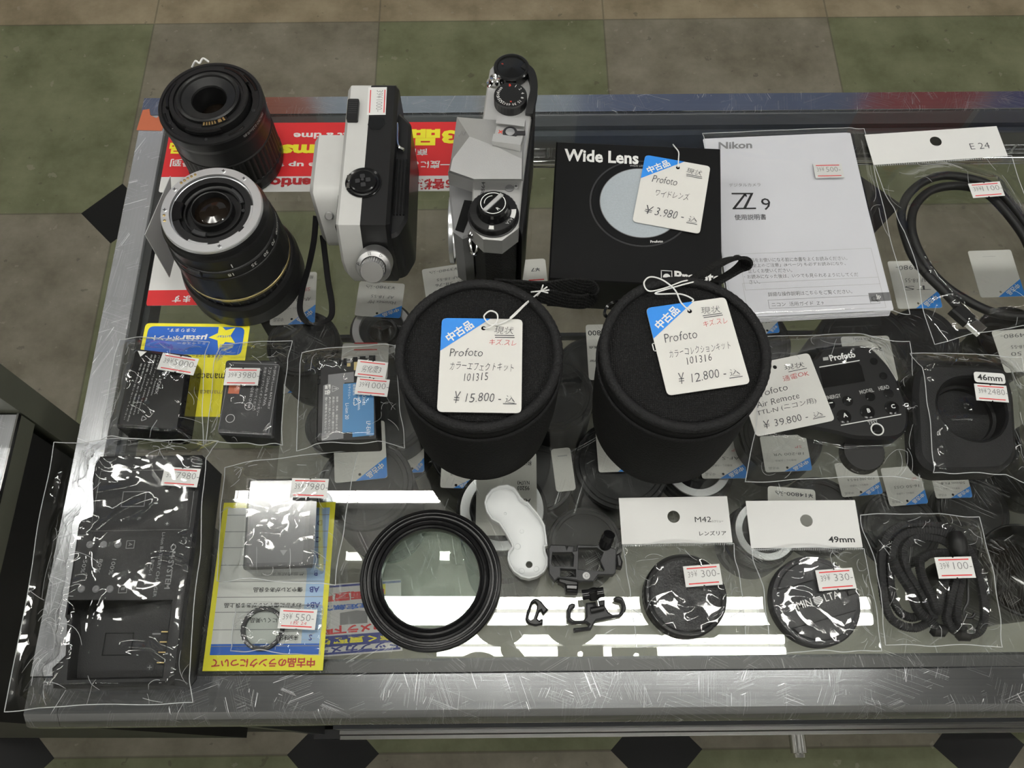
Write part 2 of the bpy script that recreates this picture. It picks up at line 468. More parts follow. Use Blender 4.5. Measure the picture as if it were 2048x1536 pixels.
# ------------------------------------------------------------------ geometry helpers
class MB:
    """collects shapes given in room coordinates and links them as ONE mesh object"""

    def __init__(s):
        s.v, s.f, s.m, s.mats = [], [], [], []

    def mi(s, m):
        m = M[m] if isinstance(m, str) else m
        if m not in s.mats:
            s.mats.append(m)
        return s.mats.index(m)

    def add(s, verts, faces, m):
        b = len(s.v)
        k = s.mi(m)
        s.v += [Vector(p) for p in verts]
        for f in faces:
            s.f.append([b + i for i in f])
            s.m.append(k)
        return s

    def box(s, lo, hi, m, bev=0.0):
        if bev:
            return s.prism([(lo[0], lo[1]), (hi[0], lo[1]), (hi[0], hi[1]), (lo[0], hi[1])], lo[2], hi[2], m, bev)
        x0, y0, z0 = lo
        x1, y1, z1 = hi
        return s.add([(x0, y0, z0), (x1, y0, z0), (x1, y1, z0), (x0, y1, z0), (x0, y0, z1), (x1, y0, z1), (x1, y1, z1), (x0, y1, z1)],
                     [(0, 3, 2, 1), (4, 5, 6, 7), (0, 1, 5, 4), (1, 2, 6, 5), (2, 3, 7, 6), (3, 0, 4, 7)], m)

    def prism(s, pts, z0, z1, m, bev=0.0, holes=(), top=None, bottom=True):
        """outline pts (x, y) extruded from z0 to z1, upper rim chamfered by bev, with holes through it"""
        pts = ccw([(p[0], p[1]) for p in pts])
        holes = [ccw([(p[0], p[1]) for p in h])[::-1] for h in holes]
        rings = [(pts, inset(pts, bev) if bev else pts)]
        for h in holes:
            rings.append((h, inset(h, bev * 0.6) if bev else h))
        for o, i in rings:
            n = len(o)
            vs = [(x, y, z0) for x, y in o] + [(x, y, z1 - bev) for x, y in o]
            fs = [(k, (k + 1) % n, n + (k + 1) % n, n + k) for k in range(n)]
            if bev:
                vs += [(x, y, z1) for x, y in i]
                fs += [(n + k, n + (k + 1) % n, 2 * n + (k + 1) % n, 2 * n + k) for k in range(n)]
            s.add(vs, fs, m)
        for z, idx, flip in ((z1, 1, False), (z0, 0, True)):
            if flip and not bottom:
                continue
            loops = [[Vector((x, y, 0)) for x, y in r[idx]] for r in rings]
            tri = tessellate_polygon(loops)
            flat = [(p.x, p.y, z) for l in loops for p in l]
            fs = []
            for t in tri:
                a, b, c = [Vector(flat[i]) for i in t]
                up = (b - a).cross(c - a).z > 0
                fs.append(t if up != flip else (t[0], t[2], t[1]))
            s.add(flat, fs, top if (top and not flip) else m)
        return s

    def lathe(s, c, prof, m, seg=72, axis=None, rib=0, a0=0.0, a1=2 * math.pi):
        """prof: list of (r, h) or (r, h, rib depth) or (r, h, rib depth, material) about axis through c"""
        ax = Vector(axis or (0, 0, 1)).normalized()
        ref = Vector((1, 0, 0)) if abs(ax.x) < 0.9 else Vector((0, 1, 0))
        u = (ref - ax * ref.dot(ax)).normalized()
        w = ax.cross(u)
        full = abs(a1 - a0 - 2 * math.pi) < 1e-6
        n = seg if full else seg + 1
        c = Vector(c)
        rings = []
        for p in prof:
            d = p[2] if len(p) > 2 else 0
            ring = []
            for k in range(n):
                a = a0 + (a1 - a0) * k / seg
                r = p[0] - (d if (d and (k % 3 == 0)) else 0)
                ring.append(c + (u * math.cos(a) + w * math.sin(a)) * r + ax * p[1])
            rings.append(ring)
        for i in range(len(prof) - 1):
            mm = prof[i + 1][3] if len(prof[i + 1]) > 3 else m
            kk = range(n if full else n - 1)
            s.add(rings[i] + rings[i + 1], [(k, (k + 1) % n, n + (k + 1) % n, n + k) for k in kk], mm)
        return s

    def cyl(s, c, r, h, m, bev=0.0, seg=40, axis=None, rib=0.0):
        b = bev or min(r, h) * 0.05
        return s.lathe(c, [(0, 0), (r - b, 0), (r, b, rib), (r, h - b, rib), (r - b, h), (0, h)], m, seg, axis)

    def tube(s, path, r, m, n=8, closed=False, rf=None):
        path = [Vector(p) for p in path]
        q = len(path)
        tans = []
        for i in range(q):
            a = path[(i - 1) % q] if (closed or i > 0) else path[i]
            b = path[(i + 1) % q] if (closed or i < q - 1) else path[i]
            t = (b - a)
            tans.append(t.normalized() if t.length > 1e-9 else Vector((1, 0, 0)))
        up = Vector((0, 0, 1)) if abs(tans[0].z) < 0.9 else Vector((1, 0, 0))
        u = (up - tans[0] * up.dot(tans[0])).normalized()
        vs = []
        for i in range(q):
            u = (u - tans[i] * u.dot(tans[i]))
            u = u.normalized() if u.length > 1e-6 else tans[i].orthogonal().normalized()
            w = tans[i].cross(u)
            for k in range(n):
                a = 2 * math.pi * k / n
                rr = rf(i, a) if rf else r
                vs.append(path[i] + (u * math.cos(a) + w * math.sin(a)) * rr)
        fs = []
        for i in range(q if closed else q - 1):
            j = (i + 1) % q
            for k in range(n):
                fs.append((i * n + k, i * n + (k + 1) % n, j * n + (k + 1) % n, j * n + k))
        if not closed:
            fs.append(tuple(range(n))[::-1])
            fs.append(tuple((q - 1) * n + k for k in range(n)))
        return s.add(vs, fs, m)

    def band(s, path, wdir, width, thick, m):
        """flat strap along path; wdir gives the direction of its width at each point"""
        vs, fs = [], []
        path = [Vector(p) for p in path]
        q = len(path)
        for i, p in enumerate(path):
            t = (path[min(i + 1, q - 1)] - path[max(i - 1, 0)]).normalized()
            wv = Vector(wdir[i] if isinstance(wdir, list) else wdir)
            wv = (wv - t * wv.dot(t)).normalized()
            nn = t.cross(wv)
            for sx, sy in ((-1, -1), (1, -1), (1, 1), (-1, 1)):
                vs.append(p + wv * sx * width / 2 + nn * sy * thick / 2)
        for i in range(q - 1):
            for k in range(4):
                fs.append((4 * i + k, 4 * i + (k + 1) % 4, 4 * i + 4 + (k + 1) % 4, 4 * i + 4 + k))
        fs += [(3, 2, 1, 0), tuple(4 * q - 4 + k for k in range(4))]
        return s.add(vs, fs, m)

    def build(s, name, parent=None, sharp=38, smooth=True, origin=None):
        me = bpy.data.meshes.new(name)
        o = Vector((0, 0, 0))
        if parent is not None:
            o = wloc(parent)
        elif origin is not None:
            o = Vector(origin)
        me.from_pydata([p - o for p in s.v], [], s.f)
        for mm in s.mats:
            me.materials.append(mm)
        me.polygons.foreach_set('material_index', s.m)
        if smooth:
            me.polygons.foreach_set('use_smooth', [True] * len(me.polygons))
            me.set_sharp_from_angle(angle=R(sharp))
        me.update()
        ob = bpy.data.objects.new(name, me)
        COL.objects.link(ob)
        if parent is not None:
            ob.parent = parent
        elif origin is not None:
            ob.location = o
        return ob


def wloc(o):
    p = Vector(o.location)
    while o.parent is not None:
        o = o.parent
        p = p + Vector(o.location)
    return p


def area2(p):
    return sum(p[i][0] * p[(i + 1) % len(p)][1] - p[(i + 1) % len(p)][0] * p[i][1] for i in range(len(p)))


def ccw(p):
    return p if area2(p) > 0 else p[::-1]


def inset(p, d):
    n = len(p)
    out = []
    sg = 1 if area2(p) > 0 else 1
    for i in range(n):
        a, b, c = Vector(p[i - 1]), Vector(p[i]), Vector(p[(i + 1) % n])
        e1, e2 = (b - a), (c - b)
        if e1.length < 1e-9 or e2.length < 1e-9:
            out.append((b.x, b.y))
            continue
        e1.normalize()
        e2.normalize()
        n1, n2 = Vector((-e1.y, e1.x)), Vector((-e2.y, e2.x))
        k = n1 + n2
        if k.length < 1e-6:
            out.append((b.x, b.y))
            continue
        k = k / max(0.35, (1 + n1.dot(n2)))
        q = b + k * d * sg
        out.append((q.x, q.y))
    return out


def rpoly(pts, r, n=4):
    """round the corners of a polygon"""
    out = []
    q = len(pts)
    for i in range(q):
        a, b, c = Vector(pts[i - 1][:2]), Vector(pts[i][:2]), Vector(pts[(i + 1) % q][:2])
        l = min(r, (a - b).length * 0.45, (c - b).length * 0.45)
        p0, p1 = b + (a - b).normalized() * l, b + (c - b).normalized() * l
        for k in range(n + 1):
            t = k / n
            p = p0 * (1 - t) ** 2 + b * 2 * t * (1 - t) + p1 * t * t
            out.append((p.x, p.y))
    return out


def circ(c, r, n=32, ry=None):
    return [(c[0] + r * math.cos(2 * math.pi * k / n), c[1] + (ry or r) * math.sin(2 * math.pi * k / n)) for k in range(n)]


def pxs(pts, h, z=None, sc=1.0, off=(0, 0)):
    """outline measured on the photograph (crop pixels / sc + off) at height h -> (x, y) on the counter"""
    return [tuple(W(p[0] / sc + off[0], p[1] / sc + off[1], h)[:2]) for p in pts]


def spline(pts, n=8, closed=False):
    pts = [Vector(p) for p in pts]
    q = len(pts)
    out = []
    for i in range(q if closed else q - 1):
        p0 = pts[i - 1] if (closed or i > 0) else pts[0]
        p1, p2 = pts[i], pts[(i + 1) % q]
        p3 = pts[(i + 2) % q] if (closed or i + 2 < q) else pts[-1]
        for k in range(n):
            t = k / n
            out.append(0.5 * ((2 * p1) + (p2 - p0) * t + (2 * p0 - 5 * p1 + 4 * p2 - p3) * t * t + (3 * p1 - p0 - 3 * p2 + p3) * t ** 3))
    if not closed:
        out.append(pts[-1])
    return out


_gl = {}


def glyphs(txt, bold=0.0, res=2):
    """outline of a line of type, filled: verts (x, y), faces, bounds"""
    key = (txt, bold, res)
    if key in _gl:
        return _gl[key]
    cu = bpy.data.curves.new('type', 'FONT')
    cu.body = txt
    cu.size = 1.0
    cu.resolution_u = res
    cu.offset = bold
    cu.fill_mode = 'FRONT'
    ob = bpy.data.objects.new('type', cu)
    COL.objects.link(ob)
    dg = bpy.context.evaluated_depsgraph_get()
    me = bpy.data.meshes.new_from_object(ob.evaluated_get(dg))
    vs = [(v.co.x, v.co.y) for v in me.vertices]
    fs = [tuple(p.vertices) for p in me.polygons]
    bpy.data.objects.remove(ob)
    bpy.data.curves.remove(cu)
    bpy.data.meshes.remove(me)
    if not vs:
        vs, fs = [(0, 0), (0.1, 0), (0, 0.1)], [(0, 1, 2)]
    x0, x1 = min(v[0] for v in vs), max(v[0] for v in vs)
    y0, y1 = min(v[1] for v in vs), max(v[1] for v in vs)
    _gl[key] = (vs, fs, (x0, y0, x1, y1))
    return _gl[key]


class Frame:
    """a flat rectangle in the room: origin at its top left, u across, v down, n its normal"""

    def __init__(s, q=None, h=0.0, tilt=None):
        if q is None:
            return
        P = [W(p[0], p[1], p[2] if len(p) > 2 else h) for p in q]
        c = sum(P, Vector()) / 4
        ux = ((P[1] - P[0]) + (P[2] - P[3]))
        uy = ((P[3] - P[0]) + (P[2] - P[1]))
        s.w = ux.length / 2
        s.h = uy.length / 2
        ux.normalize()
        s.n = uy.cross(ux).normalized()
        uy = ux.cross(s.n)
        s.ux, s.uy = ux, uy
        s.o = c - ux * s.w / 2 - uy * s.h / 2

    @classmethod
    def make(cls, o, ux, uy, w, h):
        f = cls()
        f.o, f.ux, f.uy, f.w, f.h = Vector(o), Vector(ux).normalized(), Vector(uy).normalized(), w, h
        f.n = f.uy.cross(f.ux).normalized()
        return f

    def p(s, u, v, d=0.0):
        return s.o + s.ux * u * s.w + s.uy * v * s.h + s.n * d

    def m(s, x, y, d=0.0):
        return s.o + s.ux * x + s.uy * y + s.n * d


def slab(mb, fr, m, thick=0.0004, r=0.0, top=None, u0=0, v0=0, u1=1, v1=1, lift=0.0):
    pts = [(u0 * fr.w, v0 * fr.h), (u1 * fr.w, v0 * fr.h), (u1 * fr.w, v1 * fr.h), (u0 * fr.w, v1 * fr.h)]
    return plate(mb, fr, rpoly(pts, r, 4) if r else pts, m, thick, lift)


def plate(mb, fr, pts, m, thick, lift=0.0, holes=()):
    """outline in metres in the frame's plane -> thin solid"""
    loops = [pts] + list(holes)
    tri = tessellate_polygon([[Vector((x, y, 0)) for x, y in l] for l in loops])
    flat = [p for l in loops for p in l]
    n = len(flat)
    vs = [fr.m(x, y, lift + thick) for x, y in flat] + [fr.m(x, y, lift) for x, y in flat]
    fs = []
    for t in tri:
        a, b, c = [vs[i] for i in t]
        t = tuple(t) if (b - a).cross(c - a).dot(fr.n) > 0 else (t[0], t[2], t[1])
        fs.append(t)
        fs.append((t[0] + n, t[2] + n, t[1] + n))
    b = 0
    for l in loops:
        q = len(l)
        for k in range(q):
            fs.append((b + k, b + (k + 1) % q, n + b + (k + 1) % q, n + b + k))
        b += q
    return mb.add(vs, fs, m)


def flat(mb, fr, pts, m, lift):
    """a printed patch, points as fractions of the frame"""
    tri = tessellate_polygon([[Vector((u, v, 0)) for u, v in pts]])
    vs = [fr.p(u, v, lift) for u, v in pts]
    fs = []
    for t in tri:
        a, b, c = [vs[i] for i in t]
        fs.append(tuple(t) if (b - a).cross(c - a).dot(fr.n) > 0 else (t[0], t[2], t[1]))
    return mb.add(vs, fs, m)


def rect(mb, fr, u0, v0, u1, v1, m, lift):
    return flat(mb, fr, [(u0, v0), (u1, v0), (u1, v1), (u0, v1)], m, lift)


def outl(mb, fr, u0, v0, u1, v1, t, m, lift):
    """thin printed outline, t in metres"""
    a, b = t / fr.w, t / fr.h
    rect(mb, fr, u0, v0, u1, v0 + b, m, lift)
    rect(mb, fr, u0, v1 - b, u1, v1, m, lift)
    rect(mb, fr, u0, v0, u0 + a, v1, m, lift)
    rect(mb, fr, u1 - a, v0, u1, v1, m, lift)


def text(mb, fr, txt, u, v, h, m, w=None, rot=0.0, al='c', bold=0.0, lift=0.0006, shear=0.0, fn=None, jit=0.0, res=2):
    """type centred (al c) or starting (al l) at u, v of the frame; h = cap height as a share of frame height, w = width as a share of frame width"""
    vs, fs, (x0, y0, x1, y1) = glyphs(txt, bold, res)
    H = h * fr.h
    ky = H / max(y1 - y0, 1e-6)
    kx = ky if w is None else w * fr.w / max(x1 - x0, 1e-6)
    cx = (x0 + x1) / 2 if al == 'c' else (x0 if al == 'l' else x1)
    cy = (y0 + y1) / 2
    ca, sa = math.cos(R(rot)), math.sin(R(rot))
    out = []
    for x, y in vs:
        X, Y = (x - cx) * kx, -(y - cy) * ky
        X -= shear * Y
        if jit:
            q = noise.noise(Vector((x * 0.9, u * 31 + v * 17, 0.3)))
            q2 = noise.noise(Vector((x * 1.7 + 9, y * 1.2, v * 23)))
            Y += q * jit * H
            X += q2 * jit * H * 0.6
        X, Y = X * ca - Y * sa, X * sa + Y * ca
        out.append(fr.m(u * fr.w + X, v * fr.h + Y, lift))
    fx = []
    for f in fs:
        a, b, c = out[f[0]], out[f[1]], out[f[2]]
        fx.append(f if (b - a).cross(c - a).dot(fr.n) > 0 else f[::-1])
    mb.add(out, fx, m)


def text_cyl(mb, c, r, z, ang, txt, h, m, down=True, bold=0.0, sx=1.0):
    """type on a barrel; down: its head points to the counter"""
    vs, fs, (x0, y0, x1, y1) = glyphs(txt, bold, 2)
    k = h / (y1 - y0)
    s = -1 if down else 1
    out = []
    for x, y in vs:
        X, Y = (x - (x0 + x1) / 2) * k * sx * s, (y - (y0 + y1) / 2) * k * s
        a = ang + X / r
        out.append(Vector((c[0] + r * math.cos(a), c[1] + r * math.sin(a), z + Y)))
    mb.add(out, fs, m)


def flat_text_up(mb, c, z, r, ang, txt, h, m, bold=0.0, outward=True):
    """small type on a horizontal ring, its head turned outwards or inwards"""
    vs, fs, (x0, y0, x1, y1) = glyphs(txt, bold, 1)
    k = h / (y1 - y0)
    t = Vector((math.cos(ang), math.sin(ang), 0))
    e = Vector((math.sin(ang), -math.cos(ang), 0))
    if not outward:
        t, e = -t, -e
    o = Vector((c[0] + r * math.cos(ang), c[1] + r * math.sin(ang), z))
    mb.add([o + e * (x - (x0 + x1) / 2) * k + t * (y - (y0 + y1) / 2) * k for x, y in vs], fs, m)


def thing(name, label, cat, loc, group=None):
    o = bpy.data.objects.new(name, None)
    COL.objects.link(o)
    o.empty_display_size = 0.02
    o.location = loc
    o['label'] = label
    o['category'] = cat
    if group:
        o['group'] = group
    return o


def tag(o, label, cat, group=None):
    o['label'] = label
    o['category'] = cat
    if group:
        o['group'] = group
    return o


def structure(o):
    o['kind'] = 'structure'
    return o


def cpy(o, parent=None):
    """a copy of a thing, its parts and their sub-parts"""
    c = o.copy()
    COL.objects.link(c)
    c.parent = parent
    for ch in list(o.children):
        cpy(ch, c)
    return c


# ------------------------------------------------------------------ the room, its lamps and some added unseen ones
mb = MB()
mb.add([(-3.6, -3.0, 0), (4.2, -3.0, 0), (4.2, 1.8, 0), (-3.6, 1.8, 0)], [(0, 1, 2, 3)], floor_mat())
structure(mb.build('floor', smooth=False))
ZC = T + 1.83
mb = MB().box((-3.6, -3.0, ZC), (4.2, 1.8, ZC + 0.1), 'ceil')
structure(mb.build('ceiling', smooth=False))
for nm, lo, hi in (('wall_left', (-3.7, -3.0, 0), (-3.6, 1.8, ZC)), ('wall_right', (4.2, -3.0, 0), (4.3, 1.8, ZC)),
                   ('wall_front', (-3.6, -3.1, 0), (4.2, -3.0, ZC))):
    structure(MB().box(lo, hi, 'wall').build(nm, smooth=False))
# the far wall carries coloured shop panels, seen mirrored in the steel rim
mb = MB().box((-3.6, 1.8, 0), (4.2, 1.9, ZC), 'wall')
for x0, x1, z0, z1, mm in ((-2.4, -0.95, 1.5, 2.5, 'pblue'), (-0.92, -0.60, 1.7, 2.55, 'orange'), (-0.58, -0.10, 1.8, 2.6, 'ppale'), (0.06, 0.20, 1.8, 2.55, 'ppale'),
                           (0.20, 1.05, 1.6, 2.62, 'pblue'), (1.05, 1.40, 1.7, 2.5, 'dred'), (1.42, 3.2, 1.6, 2.5, 'navy')):
    mb.add([(x0, 1.797, z0), (x1, 1.797, z0), (x1, 1.797, z1), (x0, 1.797, z1)], [(0, 1, 2, 3)], mm)
structure(mb.build('wall_back', smooth=False))

LZ = T + 1.75
def ceiling_lamp(x0, x1, y, twin, label):
    t = thing('ceiling_lamp', label, 'ceiling lamp', ((x0 + x1) / 2, y, ZC), 'ceiling lamps')
    w = 0.026 if twin else 0.012
    MB().prism([(x0 - 0.02, y - w), (x1 + 0.02, y - w), (x1 + 0.02, y + w), (x0 - 0.02, y + w)], LZ + 0.022, ZC - 0.001, 'lampbody').build('housing', t)
    for dy in ((-0.0200, 0.0200) if twin else (0.0,)):
        MB().lathe((x0, y + dy, LZ), [(0, 0), (0.0150, 0), (0.0150, x1 - x0), (0, x1 - x0)], 'tube', 20, axis=(1, 0, 0)).build('lamp_tube', t)
    for xx, sg in ((x0, -1), (x1, 1)):
        MB().box((min(xx, xx + sg * 0.006), y - w * 0.9, LZ - 0.004), (max(xx, xx + sg * 0.006), y + w * 0.9, LZ + 0.024), 'lampbody').build('end_cap', t)


ceiling_lamp(-0.345, 0.912, 0.337, True, 'twin tube ceiling lamp above the front half of the counter')
ceiling_lamp(-1.30, -0.03, 0.638, False, 'single tube ceiling lamp above the left rear of the counter')
ceiling_lamp(1.80, 3.05, 0.337, True, 'added unseen twin tube ceiling lamp right of the counter')  # added for overall light, placed clear of the glass reflection
ceiling_lamp(-2.9, -1.64, 0.337, True, 'added unseen twin tube ceiling lamp far left of the counter')  # unseen extra lamp, added to even out the light
ceiling_lamp(-0.4, 0.86, -1.0, True, 'added unseen twin tube ceiling lamp over the floor in front of the counter')  # added to brighten the floor in front of the case
ceiling_lamp(1.5, 2.76, -1.0, True, 'added unseen twin tube ceiling lamp over the floor at the front right')  # added fill for the front floor, out of view
ceiling_lamp(-2.3, -1.04, -1.0, True, 'added unseen twin tube ceiling lamp over the floor at the front left')  # likewise an added, unseen fill for the front floor


# ------------------------------------------------------------------ the glass counter
YAW = R(0.58)
CX, CYY = Vector((math.cos(YAW), math.sin(YAW), 0)), Vector((-math.sin(YAW), math.cos(YAW), 0))
C0 = Vector((-0.2668, 0.0193, T))           # outer front left corner of the rim
CW, CD = 1.15, 0.4265


def K(x, y, h=0.0):
    """point of the counter: x from its left edge, y from its front edge, h above its top"""
    return C0 + CX * x + CYY * y + Vector((0, 0, h))


def kbox(mb, x0, x1, y0, y1, h0, h1, m, bev=0.0):
    return mb.prism([tuple(K(x, y)[:2]) for x, y in ((x0, y0), (x1, y0), (x1, y1), (x0, y1))], T + h0, T + h1, m, bev)


def kprofile(mb, prof, a, b, m, along='x'):
    """sweep a (cross, height) profile along x or y of the counter"""
    n = len(prof)
    vs = []
    for t in (a, b):
        for c, h in prof:
            vs.append(K(t, c, h) if along == 'x' else K(c, t, h))
    fs = [(k, (k + 1) % n, n + (k + 1) % n, n + k) for k in range(n)]
    fs += [tuple(range(n))[::-1], tuple(range(n, 2 * n))]
    if along == 'y':
        fs = [f[::-1] for f in fs]
    mb.add(vs, fs, m)


case = thing('display_case', 'glass-topped display case with worn steel rim carrying the goods', 'display case', K(0, 0, -T))
mb = MB()
kprofile(mb, [(0.0, -0.0012), (0.0008, 0), (0.0188, 0), (0.0194, -0.0008), (0.0194, -0.018), (0.004, -0.018)], 0.0205, CD - 0.0172, 'steely', 'y')
mb.build('side_rim', case)
mb = MB()
kprofile(mb, [(-0.0058, -0.010), (-0.0052, -0.006), (0.0002, -0.0006), (0.0009, 0), (0.0196, 0), (0.0205, -0.0008), (0.0205, -0.018), (-0.0058, -0.024)], 0.0195, CW, 'steelx', 'x')
kprofile(mb, [(-0.0058, -0.010), (-0.0052, -0.006), (0.0002, -0.0006), (0.0009, 0), (0.0196, 0), (0.0202, -0.0008), (0.0202, -0.018), (-0.0058, -0.024)], 0.0012, 0.0193, 'steelx', 'x')
mb.build('front_rim', case)
mb = MB()
kprofile(mb, [(CD - 0.0172, -0.018), (CD - 0.0172, -0.0008), (CD - 0.0166, 0), (CD - 0.001, 0), (CD, -0.001), (CD, -0.02)], 0.0, CW, 'steelx', 'x')
mb.build('rear_rim', case)
# ragged orange patch on the rear corner of the rim
f = Frame([(283, 218), (334, 219), (331, 262), (273, 262)], 0.0)
mb = MB()
flat(mb, f, [(0.06, 0.05), (0.30, 0.0), (0.38, 0.28), (0.62, 0.42), (0.9, 0.1), (1.0, 0.25), (0.93, 1.0), (0.0, 0.98)], 'orange', 0.0003)
tp = mb.build('orange_patch', case)
tp['label'] = 'ragged orange patch on the rim corner'
# dark ledge between rim and glass
mb = MB()
kbox(mb, 0.0194, CW, 0.0205, 0.0266, -0.018, -0.0022, 'gasket')
kbox(mb, 0.0194, 0.0246, 0.0266, CD - 0.028, -0.018, -0.0022, 'gasket')
kbox(mb, 0.0194, CW, CD - 0.028, CD - 0.0172, -0.018, -0.0022, 'gasket')
mb.build('gasket', case)
mb = MB()
kbox(mb, 0.0205, CW, CD - 0.0335, CD - 0.0285, -0.020, -0.0065, 'inner')
kbox(mb, 0.0246, 0.0285, 0.0266, CD - 0.0335, -0.022, -0.0065, 'inner')
kbox(mb, 0.0246, CW, 0.0266, 0.0285, -0.022, -0.0065, 'inner')
mb.build('inner_frame', case)
mb = MB()
x0, x1, y0, y1 = 0.0196, CW, 0.0207, CD - 0.0174
g = [K(x, y, h) for h in (-0.0052, -0.0001) for x, y in ((x0, y0), (x1, y0), (x1, y1), (x0, y1))]
mb.add(g, [(0, 3, 2, 1), (4, 5, 6, 7)], 'glass')
gl = mb.build('glass_top', case, smooth=False)
# rear chrome rail and blue-grey rear panel under the glass
mb = MB()
mb.tube([K(0.03, CD - 0.020, -0.053), K(CW, CD - 0.020, -0.053)], 0.0052, 'chrome', 14)
mb.build('rear_rail', case)
mb = MB()
kbox(mb, 0.02, CW, CD - 0.016, CD - 0.013, -0.052, -0.020, 'steelx')
mb.build('rear_panel', case)
# sliding door tracks in front
mb = MB()
kbox(mb, 0.165, CW, -0.0076, -0.0054, -0.049, -0.026, 'inner')
kbox(mb, 0.165, CW, -0.0100, -0.0078, -0.056, -0.047, 'chromeedge')
kbox(mb, 0.165, CW, -0.0128, -0.0108, -0.060, -0.050, 'chromeedge')
trk = mb.build('door_track', case)
c = K(0.437, -0.0128, -0.055)
MB().lathe(c, [(0, 0), (0.0048, 0), (0.0048, 0.010), (0.0036, 0.0105), (0.0034, 0.0125), (0, 0.0125)], 'chrome', 24, axis=-CYY).build('lock', trk)
for yy in (0.012, CD - 0.012):
    mb = MB()
    kbox(mb, 0.0, 0.014, yy - 0.006, yy + 0.006, -T + 0.07, -0.018, 'inner')
    mb.build('corner_post', case)
mb = MB()
g = [K(x, y, -0.377 + d) for d in (-0.005, 0.0) for x, y in ((0.012, 0.012), (CW, 0.012), (CW, CD - 0.012), (0.012, CD - 0.012))]
mb.add(g, [(0, 3, 2, 1), (4, 5, 6, 7)], 'shelfglass')
mb.build('glass_shelf', case, smooth=False)
mb = MB()
kbox(mb, 0.012, CW, 0.010, 0.014, -0.386, -0.374, 'inner')
kbox(mb, 0.012, CW, CD - 0.014, CD - 0.010, -0.386, -0.374, 'inner')
mb.build('shelf_rail', case)
mb = MB()
kbox(mb, 0.008, CW, 0.016, CD - 0.016, -0.440, -0.420, 'board')
mb.build('deck', case)
# the plinth is open in the middle: only a skirting runs round
mb = MB()
kbox(mb, 0.0, CW, 0.0, 0.012, -T, -T + 0.07, 'plinth')
kbox(mb, 0.0, CW, CD - 0.012, CD, -T, -T + 0.07, 'plinth')
kbox(mb, 0.0, 0.012, 0.012, CD - 0.012, -T, -T + 0.07, 'plinth')
mb.build('skirting', case)

# the neighbouring case at the left
nx = -0.3075
nb = thing('display_case', 'neighbouring dark display case at the far left, its corner just in view', 'display case', (nx - 0.15, 0.1, 0))
MB().box((nx - 0.5, 0.018, T - 0.58), (nx, 0.19, T - 0.0197), 'plinth').build('cabinet', nb)
mb = MB().box((nx - 0.5, 0.018, T - 0.0197), (nx, 0.1957, T - 0.003), 'olive')
mb.box((nx - 0.0012, 0.018, T - 0.0032), (nx, 0.1957, T), 'chromeedge')
mb.build('rim', nb)
mb = MB().box((nx - 0.5, 0.018, T - 0.003), (nx - 0.0014, 0.195, T - 0.0005), 'steely')
mb.build('top', nb)
MB().box((nx - 0.5, 0.197, 0.0), (nx, 0.216, T + 0.09), 'olive').build('rear_panel', nb)
MB().box((nx - 0.49, 0.03, 0.0), (nx - 0.01, 0.18, T - 0.58), 'plinth').build('plinth', nb)


# ------------------------------------------------------------------ the two lenses standing mount up
def lens_common(root, c, n):
    pass


def screw(c, r, parent, m='mount', ax=(0, 0, 1)):
    mb = MB().lathe(c, [(0, 0), (r, 0), (r, 0.0002), (r * 0.8, 0.0005), (0, 0.0005)], m, 16, axis=ax)
    x, y, z = c
    mb.box((x - r * 0.65, y - r * 0.14, z + 0.0004), (x + r * 0.65, y + r * 0.14, z + 0.0006), 'ink')
    mb.box((x - r * 0.14, y - r * 0.65, z + 0.0004), (x + r * 0.14, y + r * 0.65, z + 0.0006), 'ink')
    mb.build('screw', parent)


def pol(c, r, deg, z):
    return Vector((c[0] + r * math.cos(R(deg)), c[1] + r * math.sin(R(deg)), z))


def arc_block(mb, c, r0, r1, a0, a1, z0, z1, m, n=16):
    o = [tuple(pol(c, r1, a0 + (a1 - a0) * k / n, 0)[:2]) for k in range(n + 1)]
    i = [tuple(pol(c, r0, a1 + (a0 - a1) * k / n, 0)[:2]) for k in range(n + 1)]
    return mb.prism(o + i, z0, z1, m, min(0.0004, (z1 - z0) * 0.3))


c = W(475, 322, 0)
L = thing('camera_lens', 'black zoom lens standing mount up at the rear left corner, all black mount', 'lens', c)
S = 1.0
z = T
MB().lathe(c, [(0, 0.0003), (0.0325, 0.0003), (0.0338, 0.001), (0.0345, 0.003), (0.0345, 0.0075, 0.0006), (0.0338, 0.008), (0.0331, 0.0085)], 'black', 120).build('focus_ring', L)
MB().lathe(c, [(0.0331, 0.0085), (0.0342, 0.009), (0.0342, 0.0095), (0.0342, 0.0096, 0.0009), (0.0342, 0.0275, 0.0009), (0.0342, 0.0276), (0.0342, 0.0282), (0.0336, 0.0288)], 'rubber', 150).build('zoom_ring', L)
mb = MB().lathe(c, [(0.0336, 0.0288), (0.0340, 0.0295), (0.0345, 0.0400), (0.0350, 0.0425), (0.0350, 0.0475), (0.0343, 0.0484), (0.0325, 0.0484), (0.0320, 0.0478), (0.0278, 0.0478), (0.0275, 0.0440), (0.0268, 0.0440)], 'black', 110)
text_cyl(mb, c, 0.03505, z + 0.0455, R(-28), 'MACRO 0.25m/0.8ft', 0.0019, 'dink')
for a0, a1 in ((196, 224), (20, 52), (300, 322)):
    arc_block(mb, c, 0.0300, 0.0318, a0, a1, z + 0.0470, z + 0.0482, 'blackg')
mb.build('barrel', L)
